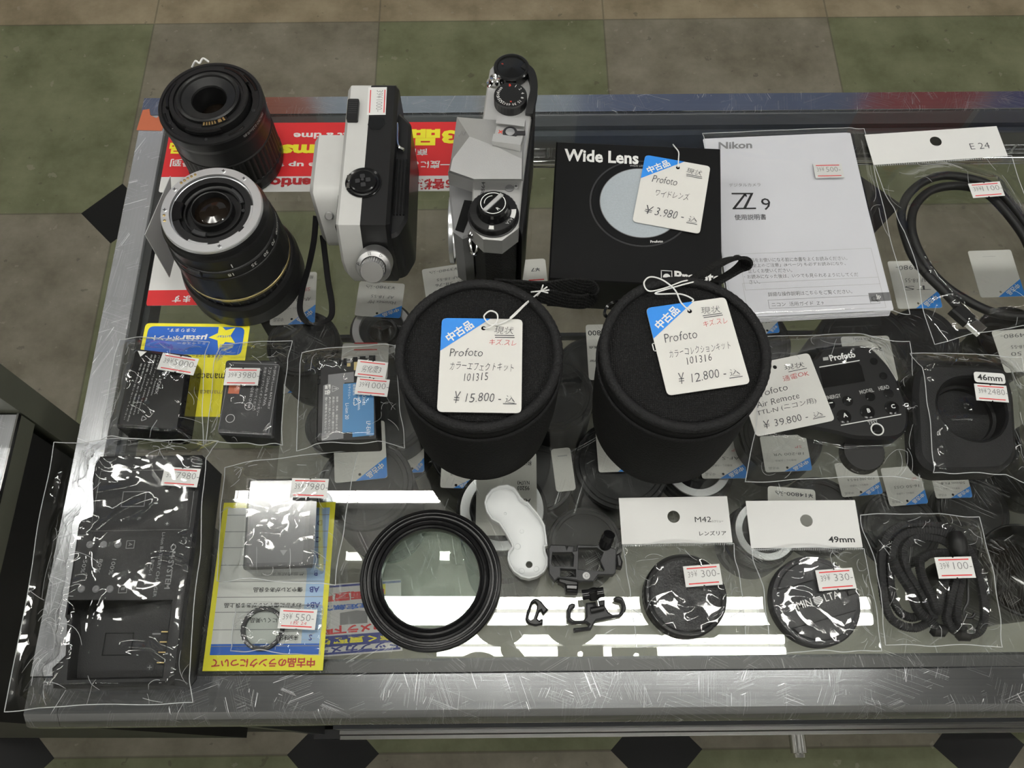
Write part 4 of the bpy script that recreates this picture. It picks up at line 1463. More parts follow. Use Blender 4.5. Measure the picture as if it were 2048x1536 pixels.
# ------------------------------------------------------------------ the two round pouches
def pouch(label, ctop, cbase, h, r, rb, emblem):
    t = thing('lens_pouch', label, 'pouch', cbase)
    ct = Vector((ctop.x, ctop.y, T + h))
    n = 72
    mb = MB()
    rings = []
    for s in range(11):
        q = s / 10
        hh = 0.0004 + (h - 0.012) * q
        rr = rb + (r - rb) * q + 0.0016 * math.sin(q * 3.1)
        if s == 0:
            rr -= 0.002
        cc = Vector((cbase.x, cbase.y, 0)).lerp(Vector((ct.x, ct.y, 0)), q)
        rings.append([cc + V(rr * math.cos(2 * math.pi * k / n) * (1 + 0.006 * math.sin(3 * 2 * math.pi * k / n + s * 0.4)), rr * math.sin(2 * math.pi * k / n), T + hh) for k in range(n)])
    for i in range(10):
        mb.add(rings[i] + rings[i + 1], [(k, (k + 1) % n, n + (k + 1) % n, n + k) for k in range(n)], 'neoprene')
    mb.add(rings[0], [tuple(range(n))[::-1]], 'neoprene')
    mb.build('pouch_body', t)
    # lid: side wall, then a domed top
    c0 = V(ct.x, ct.y, T)
    mb = MB().lathe(c0, [(r - 0.003, h - 0.014), (r - 0.0004, h - 0.0128), (r + 0.0002, h - 0.006), (r - 0.001, h - 0.001)], 'neoprene', n)
    mb.build('lid_side', t)
    mb = MB().lathe(c0, [(r - 0.0030, h - 0.0014), (r - 0.0052, h - 0.0022), (r - 0.0075, h - 0.0012), (r * 0.74, h - 0.0004), (r * 0.4, h), (0, h + 0.0002)], 'fabric', n)
    if emblem:
        f = Frame([(1303, 688), (1330, 684), (1333, 701), (1306, 705)], h)
        outl(mb, f, 0, 0, 1, 1, 0.0006, 'wink', 0.0010)
    mb.build('lid_top', t)
    pth = [c0 + V((r - 0.0018) * math.cos(2 * math.pi * k / 160), (r - 0.0018) * math.sin(2 * math.pi * k / 160), h - 0.0005) for k in range(160)]
    MB().tube(pth, 0.0026, 'piping', 10, closed=True, rf=lambda i, a: 0.0026 + (0.00022 if i % 2 else 0)).build('piping', t)
    pth = [c0 + V((r + 0.0002) * math.cos(2 * math.pi * k / 120), (r + 0.0002) * math.sin(2 * math.pi * k / 120), h - 0.0134) for k in range(120)]
    MB().tube(pth, 0.0012, 'piping', 8, closed=True).build('zip', t)
    return t


H1, H2 = 0.092, 0.093
pa = pouch('round black pouch left of the other, price tag 15.800 on its lid', W(958, 706, H1), W(964, 842, 0), H1, 0.0434, 0.0402, False)
lp = spline([W(985, 572, 0.080), W(1030, 575, 0.076), W(1085, 578, 0.070), (W(1140, 571, 0.066)), W(1178, 574, 0.063), W(1188, 590, 0.060), W(1168, 603, 0.058), W(1130, 600, 0.060), W(1090, 592, 0.066), W(1050, 585, 0.072), W(1000, 580, 0.078)], 6)
MB().band(lp, V(0.0, 0.35, 1), 0.010, 0.0018, 'webbing').build('webbing_loop', pa)
pb = pouch('round black pouch right of the other, price tag 12.800 on its lid', W(1370, 703, H2), W(1319, 846, 0), H2, 0.0442, 0.0415, True)
lp = spline([W(1378, 566, 0.086), W(1392, 556, 0.088), W(1425, 535, 0.092), W(1455, 520, 0.094), W(1480, 516, 0.094), W(1487, 526, 0.090), W(1470, 542, 0.086), W(1440, 560, 0.084), W(1425, 568, 0.084)], 6)
MB().band(lp, V(0.25, -0.6, 1), 0.013, 0.0018, 'webbing').build('webbing_loop', pb)
MB().lathe(W(1226, 618, 0.083), [(0.0055, -0.001), (0.0065, 0), (0.0055, 0.001), (0.0045, 0), (0.0055, -0.001)], 'blackg', 24, axis=(-0.6, 0.3, 0.75)).build('zip_pull', pb)

price_tag('price_tag', 'white price tag for 15.800 on the lid of the left pouch', [(883, 637), (1045, 639), (1043, 827), (875, 824)], H1 + 0.0018,
          Z0 + [('キズ.スレ', 0.60, 0.255, 0.065, 0.33, 'redpen', 2), ('Profoto', 0.12, 0.375, 0.085, 0.40, 'pen', 0), ('カラーエフェクトキット', 0.13, 0.52, 0.085, 0.77, 'pen', 1), ('101315', 0.31, 0.64, 0.08, 0.28, 'pen', -3), ('¥', 0.19, 0.85, 0.12, 0.08, 'pen', 0), ('15.800 -', 0.34, 0.85, 0.09, 0.42, 'pen', 0), ('込', 0.81, 0.865, 0.075, 0.11, 'pen', 0), ('_', 0.78, 0.905, 0, 0.16, 'pen', 0)],
          [W(976, 656, H1 + 0.004), W(993, 645, H1 + 0.007), W(994, 628, H1 + 0.008), W(980, 622, H1 + 0.008), W(968, 634, H1 + 0.006), W(985, 650, H1 + 0.003), W(1020, 638, H1 + 0.004), W(1050, 610, H1 + 0.004), W(1080, 583, 0.078)])
mb = MB()
for k, (dx, dy) in enumerate(((-20, 2), (12, -8), (14, 4), (-8, 10), (4, -12), (16, -2))):
    mb.tube([W(1082, 582, 0.079), W(1082 + dx * 0.6, 582 + dy * 0.6, 0.082), W(1082 + dx, 582 + dy, 0.081)], 0.00045, 'string', 5)
mb.tube([W(1020, 636, H1 + 0.004), W(1052, 606, H1 + 0.004), W(1083, 582, 0.079)], 0.00042, 'string', 5)
kn = tag(mb.build('thread_knot'), 'frayed knot of white thread tied to the left pouch loop', 'thread')
price_tag('price_tag', 'white price tag for 12.800 tilted on the lid of the right pouch', [(1291, 617), (1449, 595), (1502, 767), (1335, 792)], H2 + 0.0018,
          Z0 + [('キズ.スレ', 0.64, 0.27, 0.07, 0.30, 'redpen', 0), ('Profoto', 0.13, 0.375, 0.10, 0.40, 'pen', 0), ('カラーコレクションキット', 0.14, 0.555, 0.085, 0.75, 'pen', 0), ('101316', 0.33, 0.66, 0.08, 0.30, 'pen', 0), ('¥', 0.17, 0.84, 0.12, 0.08, 'pen', 0), ('12.800 -', 0.33, 0.845, 0.095, 0.42, 'pen', 0), ('込', 0.79, 0.86, 0.075, 0.12, 'pen', 0), ('_', 0.77, 0.91, 0, 0.16, 'pen', 0)],
          [W(1362, 605, H2 + 0.003), W(1350, 580, H2 + 0.006), W(1325, 560, H2 + 0.006), W(1300, 554, H2 + 0.004), W(1288, 566, H2 + 0.003), W(1298, 582, H2 + 0.003), W(1330, 576, H2 + 0.003), W(1368, 562, H2 + 0.002), W(1396, 561, H2 + 0.001), W(1360, 571, H2 + 0.003), W(1310, 587, H2 + 0.004), W(1360, 588, H2 + 0.004), W(1385, 598, H2 + 0.003), W(1384, 604, H2 + 0.0025)])


# ------------------------------------------------------------------ cellophane bags
def pip(p, poly):
    x, y = p
    ins = False
    j = len(poly) - 1
    for i in range(len(poly)):
        xi, yi = poly[i]
        xj, yj = poly[j]
        if (yi > y) != (yj > y) and x < (xj - xi) * (y - yi) / (yj - yi) + xi:
            ins = not ins
        j = i
    return ins


def pdist(p, poly):
    if pip(p, poly):
        return 0.0
    best = 9
    px, py = p
    for i in range(len(poly)):
        ax, ay = poly[i - 1]
        bx_, by_ = poly[i]
        dx, dy = bx_ - ax, by_ - ay
        l2 = dx * dx + dy * dy
        t = 0 if l2 < 1e-14 else max(0, min(1, ((px - ax) * dx + (py - ay) * dy) / l2))
        best = min(best, math.hypot(px - ax - t * dx, py - ay - t * dy))
    return best


def ridge(p):
    a = 1 - abs(noise.noise(p))
    return a ** 4


def film(parent, quad, contents, seed, fall=1.15, crink=0.0016, nx=72, ny=72, m='film', folds=26, lines=26, edge=True, base=0.0008, name='film'):
    """cellophane lying over contents: [(outline on the counter, height)]"""
    c = [W(p[0], p[1], 0) for p in quad]
    rnd = random.Random(int(seed * 100))
    size = max((c[1] - c[0]).length, (c[3] - c[0]).length)
    # long straight creases, most of them starting at the rim of the goods
    fl = []
    rim = [Vector(p) for poly, _ in contents for p in poly]
    for k in range(folds):
        if k % 3 and rim:
            o = rnd.choice(rim)
            o = V(o.x, o.y, 0)
            cen_ = sum((V(p.x, p.y, 0) for p in rim), Vector()) / len(rim)
            d = (o - cen_)
            a0 = math.atan2(d.y, d.x) + rnd.uniform(-0.9, 0.9)
            L = rnd.uniform(0.10, 0.32) * size
        else:
            u, v = rnd.random(), rnd.random()
            o = (c[0] * (1 - u) + c[1] * u) * (1 - v) + (c[3] * (1 - u) + c[2] * u) * v
            a0 = rnd.uniform(0, math.pi)
            L = rnd.uniform(0.10, 0.30) * size
        fl.append((o.x - math.cos(a0) * L * 0.3, o.y - math.sin(a0) * L * 0.3, math.cos(a0), math.sin(a0), L, rnd.uniform(0.0018, 0.0042), rnd.uniform(0.35, 1.0) * crink, rnd.uniform(-1, 1)))
    vs = []
    for j in range(ny + 1):
        v = j / ny
        for i in range(nx + 1):
            u = i / nx
            p = (c[0] * (1 - u) + c[1] * u) * (1 - v) + (c[3] * (1 - u) + c[2] * u) * v
            e = min(u, 1 - u, v, 1 - v)
            # slightly wavering edges
            p = p + V(noise.noise(V(u * 4, v * 4, seed)), noise.noise(V(u * 4, v * 4, seed + 7)), 0) * 0.0014
            h = base
            near = 0.0
            for poly, H in contents:
                d = pdist((p.x, p.y), poly)
                L = fall * H + 0.004
                s = min(1.0, d / L)
                h = max(h, base + (H + 0.0006) * (1 - s) ** 1.5)
                near = max(near, 1 - abs(s - 0.45) / 0.55)
                if d == 0.0:
                    h = max(h, base + H + 0.0008)
                    near = max(near, 0.6)
            ed = 0.2 + 0.8 * min(1.0, e / 0.06)
            w1_ = 0.5 + 0.5 * noise.noise(V(p.x * 24 + seed, p.y * 19, seed * 3.1))
            w2_ = 0.5 + 0.5 * noise.noise(V(p.x * 80, p.y * 70 + seed, seed * 1.3))
            h += (w1_ * 2.3 + w2_ * 0.22) * crink * (0.35 + near * 0.75) * ed
            for ox, oy, dx, dy, L, wd_, am, skew in fl:
                rx, ry = p.x - ox, p.y - oy
                t = rx * dx + ry * dy
                if 0 < t < L:
                    n_ = (ry * dx - rx * dy) + skew * 0.004 * math.sin(3.1 * t / L)
                    k_ = 1 - abs(n_) / wd_
                    if k_ > 0:
                        h += am * k_ * math.sin(math.pi * t / L) * ed
            vs.append(V(p.x, p.y, T + h))
    fs = []
    w = nx + 1
    for j in range(ny):
        for i in range(nx):
            a = j * w + i
            fs.append((a, a + w, a + w + 1, a + 1))
    mb = MB().add(vs, fs, m)

    def at(u, v):
        x, y = min(max(u, 0), 1) * nx, min(max(v, 0), 1) * ny
        i, j = min(int(x), nx - 1), min(int(y), ny - 1)
        a, b = x - i, y - j
        return (vs[j * w + i] * (1 - a) + vs[j * w + i + 1] * a) * (1 - b) + (vs[j * w + w + i] * (1 - a) + vs[j * w + w + i + 1] * a) * b
    # sharp creases, whitened where the film is bent
    k = tries = 0
    while k < lines and tries < lines * 30:
        tries += 1
        u, v = rnd.random(), rnd.random()
        p = at(u, v)
        d = min([pdist((p.x, p.y), poly) for poly, _ in contents])
        if d < 0.0008 or d > 0.024:
            continue
        k += 1
        a0 = rnd.uniform(0, 2 * math.pi)
        bend = rnd.uniform(-2.2, 2.2)
        L = rnd.uniform(0.04, 0.20)
        path = []
        for q in range(9):
            path.append(at(u, v) + V(0, 0, 0.00012))
            a1 = a0 + bend * q / 8
            u += math.cos(a1) * L / 8
            v += math.sin(a1) * L / 8
            if not (0 < u < 1 and 0 < v < 1):
                break
        if len(path) > 3:
            r_ = rnd.uniform(0.00007, 0.00016)
            mb.tube(path, r_, 'filmedge', 4)
    o = mb.build(name, parent, sharp=180)
    if edge:
        ring = [vs[i] for i in range(nx + 1)] + [vs[j * w + nx] for j in range(1, ny + 1)] + [vs[ny * w + i] for i in range(nx - 1, -1, -1)] + [vs[j * w] for j in range(ny - 1, 0, -1)]
        MB().tube(ring, 0.00026, 'filmedge', 5, closed=True).build('bag_edge', o)
    return o


def bag(label, quad, contents, seed, group=None, name='cellophane_bag', **kw):
    cc = sum((W(p[0], p[1], 0) for p in quad), Vector()) / 4
    t = thing(name, label, 'plastic bag', cc, group)
    film(t, quad, contents, seed, **kw)
    return t


def sticker(parent, quad, h, price, pen=None, size=0.34, name='price_sticker', dot=True, bend=0.0):
    f = Frame(quad, h)
    mb = MB()
    w, hh = f.w, f.h
    nt = 0.028 * w
    pts = [(0, 0), (w * 0.5 - nt, 0), (w * 0.5 - nt * 0.6, nt * 0.9), (w * 0.5 + nt * 0.6, nt * 0.9), (w * 0.5 + nt, 0), (w, 0), (w, hh), (w * 0.5 + nt, hh), (w * 0.5 + nt * 0.6, hh - nt * 0.9), (w * 0.5 - nt * 0.6, hh - nt * 0.9), (w * 0.5 - nt, hh), (0, hh)]
    plate(mb, f, pts, 'paper', 0.0002)
    rect(mb, f, 0.09, 0.10, 0.91, 0.155, 'red', 0.0003)
    rect(mb, f, 0.09, 0.84, 0.91, 0.895, 'red', 0.0003)
    if price:
        a, b = price
        text(mb, f, '39', 0.10, 0.42, size * 0.82, 'stamp', w=0.15, al='l', bold=-0.01, lift=0.0004)
        text(mb, f, '¥', 0.27, 0.38, size * 0.9, 'stamp', w=0.085, al='l', bold=-0.01, lift=0.0004)
        text(mb, f, a, b, 0.42, size, 'stamp', w=0.125 * len(a), al='l', bold=-0.012, lift=0.0004)
    if pen:
        for s, u, v, h2, w2, mm in pen:
            text(mb, f, s, u, v, h2, mm, w=w2, lift=0.0004, bold=-0.012, shear=0.15, jit=0.08)
    return mb.build(name, parent, smooth=False)


def solid(label, cat, name, loc):
    return thing(name, label, cat, loc)


def cen(poly, h=0.0):
    return V(sum(p[0] for p in poly) / len(poly), sum(p[1] for p in poly) / len(poly), T + h)


# the three loose batteries -------------------------------------------------
B1 = 0.020
q1 = [(265, 694), (384, 708), (360, 868), (228, 856)]
w1 = pxs(q1, B1)
b = solid('black camera battery with white lettering, left of the three bagged batteries', 'battery', 'camera_battery', cen(w1))
f = Frame(q1, B1)
mb = MB().prism(rpoly(w1, 0.004), T + 0.0006, T + B1, 'blackg', 0.0025)
mb.build('battery_body', b)
# lettering runs down the label: its own frame, turned a quarter
fr = Frame.make(f.p(0.57, 0.02), f.uy, -f.ux, f.h * 0.95, f.w * 0.52)
mb = MB()
flat(mb, fr, [(0.02, 0.72), (0.095, 0.86), (0.02, 1.0)], 'wink', 0.0002)
for i, (s, u, hh, ww) in enumerate((('LUMIX', 0.36, 0.085, 0.20), ('Panasonic', 0.36, 0.05, 0.22), ('バッテリーパック  DMW-BL', 0.05, 0.055, 0.62), ('品番/DMW   7.2V 16Wh Li-ion20', 0.05, 0.055, 0.78), ('定格容量 2200mAh  2INR19/50', 0.05, 0.055, 0.80), ('充電電圧 8.4V 松下電器産業株式会社', 0.18, 0.05, 0.76), ('警告 火中に投じないでください', 0.18, 0.05, 0.74))):
    text(mb, fr, s, u, 0.06 + i * 0.118, hh, 'dink', w=ww, al='l', lift=0.0002, res=1)
text(mb, fr, '♺', 0.88, 0.20, 0.16, 'dink', lift=0.0002)
mb.build('battery_label', b, smooth=False)
g1 = bag('clear crinkled bag over the left black battery, sticker 5000', [(243, 684), (425, 696), (416, 902), (214, 890)], [(w1, B1)], 1.3, 'small clear bags', crink=0.0016)
sticker(g1, [(323.5, 706), (395, 717), (390, 752), (316.5, 738)], B1 + 0.0032, ('5000-', 0.38))

B2 = 0.0155
q2 = [(451, 719), (557, 720), (548, 876), (435, 868)]
w2 = pxs(q2, B2)
b = solid('dark grey camera battery, middle of the three bagged batteries', 'battery', 'camera_battery', cen(w2))
f = Frame(q2, B2)
MB().prism(rpoly(w2, 0.0022), T + 0.0006, T + B2, 'dark', 0.0012).build('battery_body', b)
fr = Frame.make(f.p(0.97, 0.05), f.uy, -f.ux, f.h * 0.92, f.w * 0.92)
mb = MB()
slab(mb, fr, 'grey', 0.00012, 0.002, u0=0.0, u1=1.0, v0=0.0, v1=1.0)
slab(mb, fr, 'dark', 0.00016, 0.0, u0=0.01, u1=0.99, v0=0.012, v1=0.988)
flat(mb, fr, [(0.29, 0.72), (0.45, 0.72), (0.45, 0.94), (0.29, 0.94)], 'orange', 0.0002)
for i, (s, u, ww) in enumerate((('FUJIFILM Li-ion BATTERY', 0.03, 0.62), ('7.2V 1260mAh 8.7Wh', 0.05, 0.55), ('充電式リチウムイオンバッテリー', 0.05, 0.70), ('火中に投入しないでください', 0.08, 0.60), ('MADE IN CHINA', 0.30, 0.35))):
    text(mb, fr, s, u, 0.09 + i * 0.095, 0.055, 'lgrey', w=ww, al='l', lift=0.0003, res=1)
for u, v, r in ((0.62, 0.48, 0.055), (0.80, 0.80, 0.06)):
    c = fr.p(u, v, 0.0003)
    rr = r * fr.w
    rg = [c + fr.ux * k * math.cos(a) + fr.uy * k * math.sin(a) for k in (rr, rr * 0.86) for a in [2 * math.pi * i / 24 for i in range(24)]]
    mb.add(rg, [(k, 24 + k, 24 + (k + 1) % 24, (k + 1) % 24) for k in range(24)], 'lgrey')
text(mb, fr, 'PSE', 0.62, 0.48, 0.035, 'lgrey', lift=0.0003)
mb.build('battery_label', b, smooth=False)
g2 = bag('clear bag with bright creases over the middle battery, sticker 3980', [(440, 690), (586, 684), (574, 905), (421, 898)], [(w2, B2)], 4.7, 'small clear bags', crink=0.0018)
sticker(g2, [(452, 735.6), (521.5, 736.6), (515, 771), (447.6, 770.5)], B2 + 0.0030, ('3980-', 0.38))

B3 = 0.021
q3 = [(636, 722), (749, 713), (755, 880), (632, 884)]
w3 = pxs(q3, B3)
b = solid('black camera battery with blue and grey label, right of the three bagged batteries', 'battery', 'camera_battery', cen(w3))
f = Frame(q3, B3)
mb = MB().prism(rpoly(w3, 0.002), T + 0.0006, T + B3, 'black', 0.0008)
for u0, v0, u1, v1 in ((0.36, 0.0, 0.40, 0.08), (0.44, 0.0, 0.50, 0.08), (0.6, -0.01, 0.68, 0.05), (0.72, -0.015, 0.82, 0.05), (0.88, -0.02, 0.99, 0.10), (0.0, 0.1, 0.05, 0.2), (0.0, 0.24, 0.05, 0.30), (0.10, 0.03, 0.34, 0.035)):
    slab(mb, f, 'blackg', 0.0006, u0=u0, v0=v0, u1=u1, v1=v1)
mb.build('battery_body', b)
mb = MB()
slab(mb, f, 'goldband', 0.0003, u0=0.62, v0=0.045, u1=0.70, v1=0.15)
slab(mb, f, 'goldband', 0.0003, u0=0.50, v0=0.06, u1=0.56, v1=0.10)
mb.build('battery_contacts', b)
mb = MB()
flat(mb, f, [(0.18, 0.19), (0.62, 0.17), (0.62, 0.30), (0.46, 0.30), (0.46, 0.97), (0.10, 0.985), (0.10, 0.32), (0.18, 0.30)], 'grey', 0.0002)
flat(mb, f, [(0.44, 0.315), (0.96, 0.30), (0.97, 0.95), (0.61, 0.96), (0.61, 0.90), (0.44, 0.90)], 'batblue', 0.00025)
fr = Frame.make(f.p(0.90, 0.31), f.uy, -f.ux, f.h * 0.64, f.w * 0.82)
for i, (s, u, ww, hh) in enumerate((('LP-E6N', 0.74, 0.24, 0.085), ('BATTERY PACK', 0.02, 0.42, 0.06), ('7.2V 1865mAh 14Wh', 0.02, 0.5, 0.05), ('使用後は', 0.02, 0.22, 0.055), ('リサイクルへ', 0.02, 0.28, 0.055))):
    text(mb, fr, s, u, 0.03 + i * 0.10, hh, 'wink', w=ww, al='l', lift=0.0003, res=1)
text(mb, fr, 'Li-ion 20', 0.38, 0.47, 0.075, 'wink', w=0.30, al='l', lift=0.0003)
text(mb, fr, '♺', 0.36, 0.27, 0.17, 'wink', lift=0.0003)
text(mb, fr, '警告', 0.10, 0.88, 0.12, 'wink', lift=0.0003, bold=0.03)
text(mb, fr, '⚠', 0.09, 0.72, 0.14, 'wink', lift=0.0003)
for i in range(4):
    text(mb, fr, ('発熱・発火・破裂のおそれ', '高温になる場所に置かない', '火中に投入しないこと', '強い衝撃を与えないこと')[i], 0.24, 0.68 + i * 0.075, 0.045, 'wink', w=0.68, al='l', lift=0.0003, res=1)
mb.build('battery_label', b, smooth=False)
g3 = bag('clear bag over the right battery, two stickers stuck one under the other', [(607, 712), (792, 700), (812, 905), (600, 912)], [(w3, B3)], 8.1, 'small clear bags', crink=0.0015)
s3 = sticker(g3, [(713.8, 718), (775, 726), (772, 758), (711.7, 752.6)], B3 + 0.0036, None, [('劣化度3', 0.5, 0.5, 0.42, 0.62, 'pen')])
sticker(g3, [(712, 754), (776.7, 759.5), (777.5, 794), (711.7, 788)], B3 + 0.0034, ('1000-', 0.38))

# battery charger -----------------------------------------------------------
HC = 0.030
qc = [(189, 914), (411, 909), (356, 1366), (102, 1374)]
wc = pxs([(189, 922), (197, 911), (402, 908), (412, 918), (354, 1350), (338, 1369), (103, 1376), (101, 1336), (128, 1310), (131, 1240), (127, 1232), (155, 1048), (160, 1040), (185, 1030), (182, 960)], HC)
ch = solid('black double battery charger in a large clear bag on the front left corner', 'charger', 'battery_charger', cen(wc))
f = Frame([(189, 914), (411, 909), (356, 1366), (108, 1374)], HC)
pocket = pxs([(143, 1204), (341, 1204), (322, 1352), (138, 1356), (140, 1325), (143, 1300), (148, 1260), (146, 1240)], HC)
pock2 = pxs([(196, 930), (390, 926), (386, 1060), (372, 1064), (190, 1060)], HC)
MB().prism(wc, T + 0.0006, T + HC, 'charger', 0.0018, holes=[pocket]).build('charger_case', ch)
mb = MB().prism(inset(ccw(pocket), -0.0004), T + 0.010, T + HC - 0.0085, 'charger')
fp = Frame([(143, 1204), (341, 1204), (322, 1352), (138, 1356)], HC - 0.0084)
outl(mb, fp, 0.36, 0.42, 0.66, 0.72, 0.0004, 'blackg', 0.0003)
flat(mb, fp, [(0.55, 0.53), (0.60, 0.57), (0.55, 0.61)], 'ink', 0.0003)
flat(mb, fp, [(0.70, 0.53), (0.78, 0.57), (0.70, 0.62), (0.68, 0.57)], 'ink', 0.0003)
for v, s in ((0.44, '−'), (0.88, '+')):
    c = fp.p(0.90 if v < 0.5 else 0.88, v, 0.0003)
    mb.lathe(c, [(0.0022, 0), (0, 0.0001)], 'ink', 20)
    text(mb, fp, s, 0.90 if v < 0.5 else 0.88, v, 0.02 if s == '−' else 0.06, 'grey', lift=0.0006)
bay = mb.build('battery_bay', ch)
for k in range(4):
    c = fp.p(1.04 - 0.0, 0.42 + k * 0.135, 0.002)
    MB().box((c.x - 0.004, c.y - 0.0003, c.z - 0.0006), (c.x + 0.0004, c.y + 0.0003, c.z + 0.0006), 'gold').build('contact', bay)
# upper bay: shallow lid panel
f2 = Frame([(196, 940), (390, 935), (384, 1060), (186, 1062)], HC)
mb = MB()
outl(mb, f2, 0.0, 0.02, 1.0, 1.0, 0.0004, 'blackg', 0.0001)
outl(mb, f2, 0.27, 0.37, 0.51, 0.62, 0.0004, 'grey', 0.0002)
flat(mb, f2, [(0.43, 0.47), (0.47, 0.51), (0.43, 0.55)], 'ink', 0.0003)
c = f2.p(0.77, 0.90, 0.0002)
mb.lathe(c, [(0.0019, 0), (0.0016, 0.0002), (0, 0.0002)], 'ink', 20)
text(mb, f2, '+', 0.77, 0.90, 0.045, 'lgrey', lift=0.0006)
mb.build('bay_panel', ch)
fr = Frame.make(f.p(0.0, 0.0), f.ux, f.uy, f.w, f.h)
mb = MB()


def cpx(x, y):
    """charger face coordinates of a photograph point"""
    p = W(x, y, HC) - f.o
    return p.dot(f.ux) / f.w, p.dot(f.uy) / f.h


for s, x0, y0, x1, y1, hh, mm, bo in (('OM SYSTEM', 348, 1088, 334, 1178, 0.050, 'grey', 0.02), ('Li-ion BATTERY CHARGER', 328, 1065, 309, 1194, 0.028, 'gink', 0.0), ('BCX-1', 306, 1120, 300, 1150, 0.028, 'gink', 0.0), ('100%', 229, 1118, 221, 1150, 0.036, 'gink', 0), ('80%', 203, 1118, 195, 1146, 0.034, 'gink', 0), ('50%', 171, 1120, 165, 1146, 0.034, 'gink', 0)):
    u0, v0 = cpx(x0, y0)
    u1, v1 = cpx(x1, y1)
    L = math.hypot((u1 - u0) * f.w, (v1 - v0) * f.h)
    text(mb, f, s, (u0 + u1) / 2, (v0 + v1) / 2, hh * f.w / f.h, mm, w=L / f.w, rot=math.degrees(math.atan2((v1 - v0) * f.h, (u1 - u0) * f.w)), lift=0.0002, bold=bo)
for s, x, y in (('A', 261, 1089), ('B', 246, 1178)):
    u, v = cpx(x, y)
    text(mb, f, s, u, v, 0.016, 'gink', rot=95, lift=0.0002)
    outl(mb, f, u - 0.036, v - 0.018, u + 0.036, v + 0.018, 0.0003, 'gink', 0.0002)
mb.build('printing', ch, smooth=False)
for x, y in ((180, 1089), (207, 1089), (236, 1089), (163, 1178), (192, 1178), (220, 1178)):
    MB().lathe(W(x, y, HC), [(0.0020, 0.0001), (0.0017, 0.0005), (0.0012, 0.0002), (0, 0.0008)], 'grey', 16).build('charge_light', ch)
bgc = bag('large crinkled clear bag round the battery charger, sticker 7980', [(110, 884), (452, 898), (404, 1408), (12, 1424)], [(wc, HC)], 11.3, crink=0.0026, nx=110, ny=130, fall=0.95, folds=60, lines=70)
sticker(bgc, [(328.7, 933.4), (400.6, 938), (395, 975), (322.5, 970.5)], HC + 0.0042, ('7980-', 0.38))

# boxed battery ---------------------------------------------------------------
B5 = 0.021
q5 = [(496, 957), (640, 955), (634, 1134), (484, 1140)]
w5 = pxs(q5, B5)
b = solid('grey camera battery in a frosted clear case on the yellow sheet', 'battery', 'camera_battery', cen(w5))
f = Frame(q5, B5)
MB().prism(rpoly([tuple(f.p(u, v)[:2]) for u, v in ((0.02, 0.03), (0.86, 0.03), (0.86, 0.97), (0.02, 0.97))], 0.004), T + 0.002, T + B5 - 0.0012, 'grey', 0.002).build('battery_body', b)
mb = MB()
fr = Frame.make(f.p(0.72, 0.15, -0.001), f.uy, -f.ux, f.h * 0.7, f.w * 0.5)
text(mb, fr, 'OM SYSTEM', 0.1, 0.45, 0.12, 'lgrey', w=0.58, al='l', lift=0.0004)
text(mb, fr, 'BLX-1', 0.1, 0.68, 0.08, 'lgrey', w=0.3, al='l', lift=0.0004)
flat(mb, f, [(0.50, 0.80), (0.60, 0.80), (0.55, 0.86)], 'lgrey', -0.0008)
c = f.p(0.25, 0.46, -0.0010)
mb.lathe(c, [(0.0022, 0.0001), (0.0020, 0.0003), (0.0016, 0.0003), (0.0014, 0.0001)], 'lgrey', 20)
text(mb, f, 'R', 0.25, 0.46, 0.03, 'lgrey', lift=-0.0008)
mb.build('battery_label', b, smooth=False)
MB().prism(rpoly(w5, 0.0025), T + 0.0006, T + B5, 'clearcase', 0.0015).build('clear_case', b)
g5 = bag('clear bag over the grey battery, sticker 7980, right of the charger', [(452, 938), (716, 902), (678, 1178), (440, 1166)], [(w5, B5)], 15.9, 'small clear bags', crink=0.0018)
sticker(g5, [(584, 956.5), (656.8, 958), (654.6, 997), (580, 994.5)], B5 + 0.0034, ('7980-', 0.38))

# small filter -----------------------------------------------------------------
c = W(525, 1257, 0.003)
fl = solid('small round lens filter with dark rim in a tiny clear bag', 'lens filter', 'lens_filter', V(c.x, c.y, T))
mb = MB().lathe(V(c.x, c.y, T), [(0.0116, 0.0010), (0.0122, 0.0014), (0.0122, 0.0034, 0.0004), (0.0118, 0.0038), (0.0100, 0.0038), (0.0098, 0.0012), (0.0116, 0.0010)], 'dark', 90)
for k, s in enumerate(('24mm', 'JAPAN', 'CLOSE-UP')):
    flat_text_up(mb, c, T + 0.0039, 0.0109, R(40 + k * 95), s, 0.0011, 'wink', outward=True)
mb.build('filter_rim', fl)
MB().lathe(V(c.x, c.y, T + 0.0020), [(0.0099, 0), (0, 0.0001)], 'pane', 40).build('filter_glass', fl)
g6 = bag('tiny flat clear bag holding the small filter, sticker 550', [(474, 1212), (646, 1212), (641, 1310), (462, 1302)], [(circ(c, 0.012, 20), 0.0040)], 21.0, 'small clear bags', crink=0.0010, nx=48, ny=36)
sticker(g6, [(560.8, 1216.8), (634.7, 1219), (630, 1260.7), (555, 1255.8)], 0.0068, ('550-', 0.44), [('1枚 24', 0.55, 0.70, 0.2, 0.42, 'redpen')])


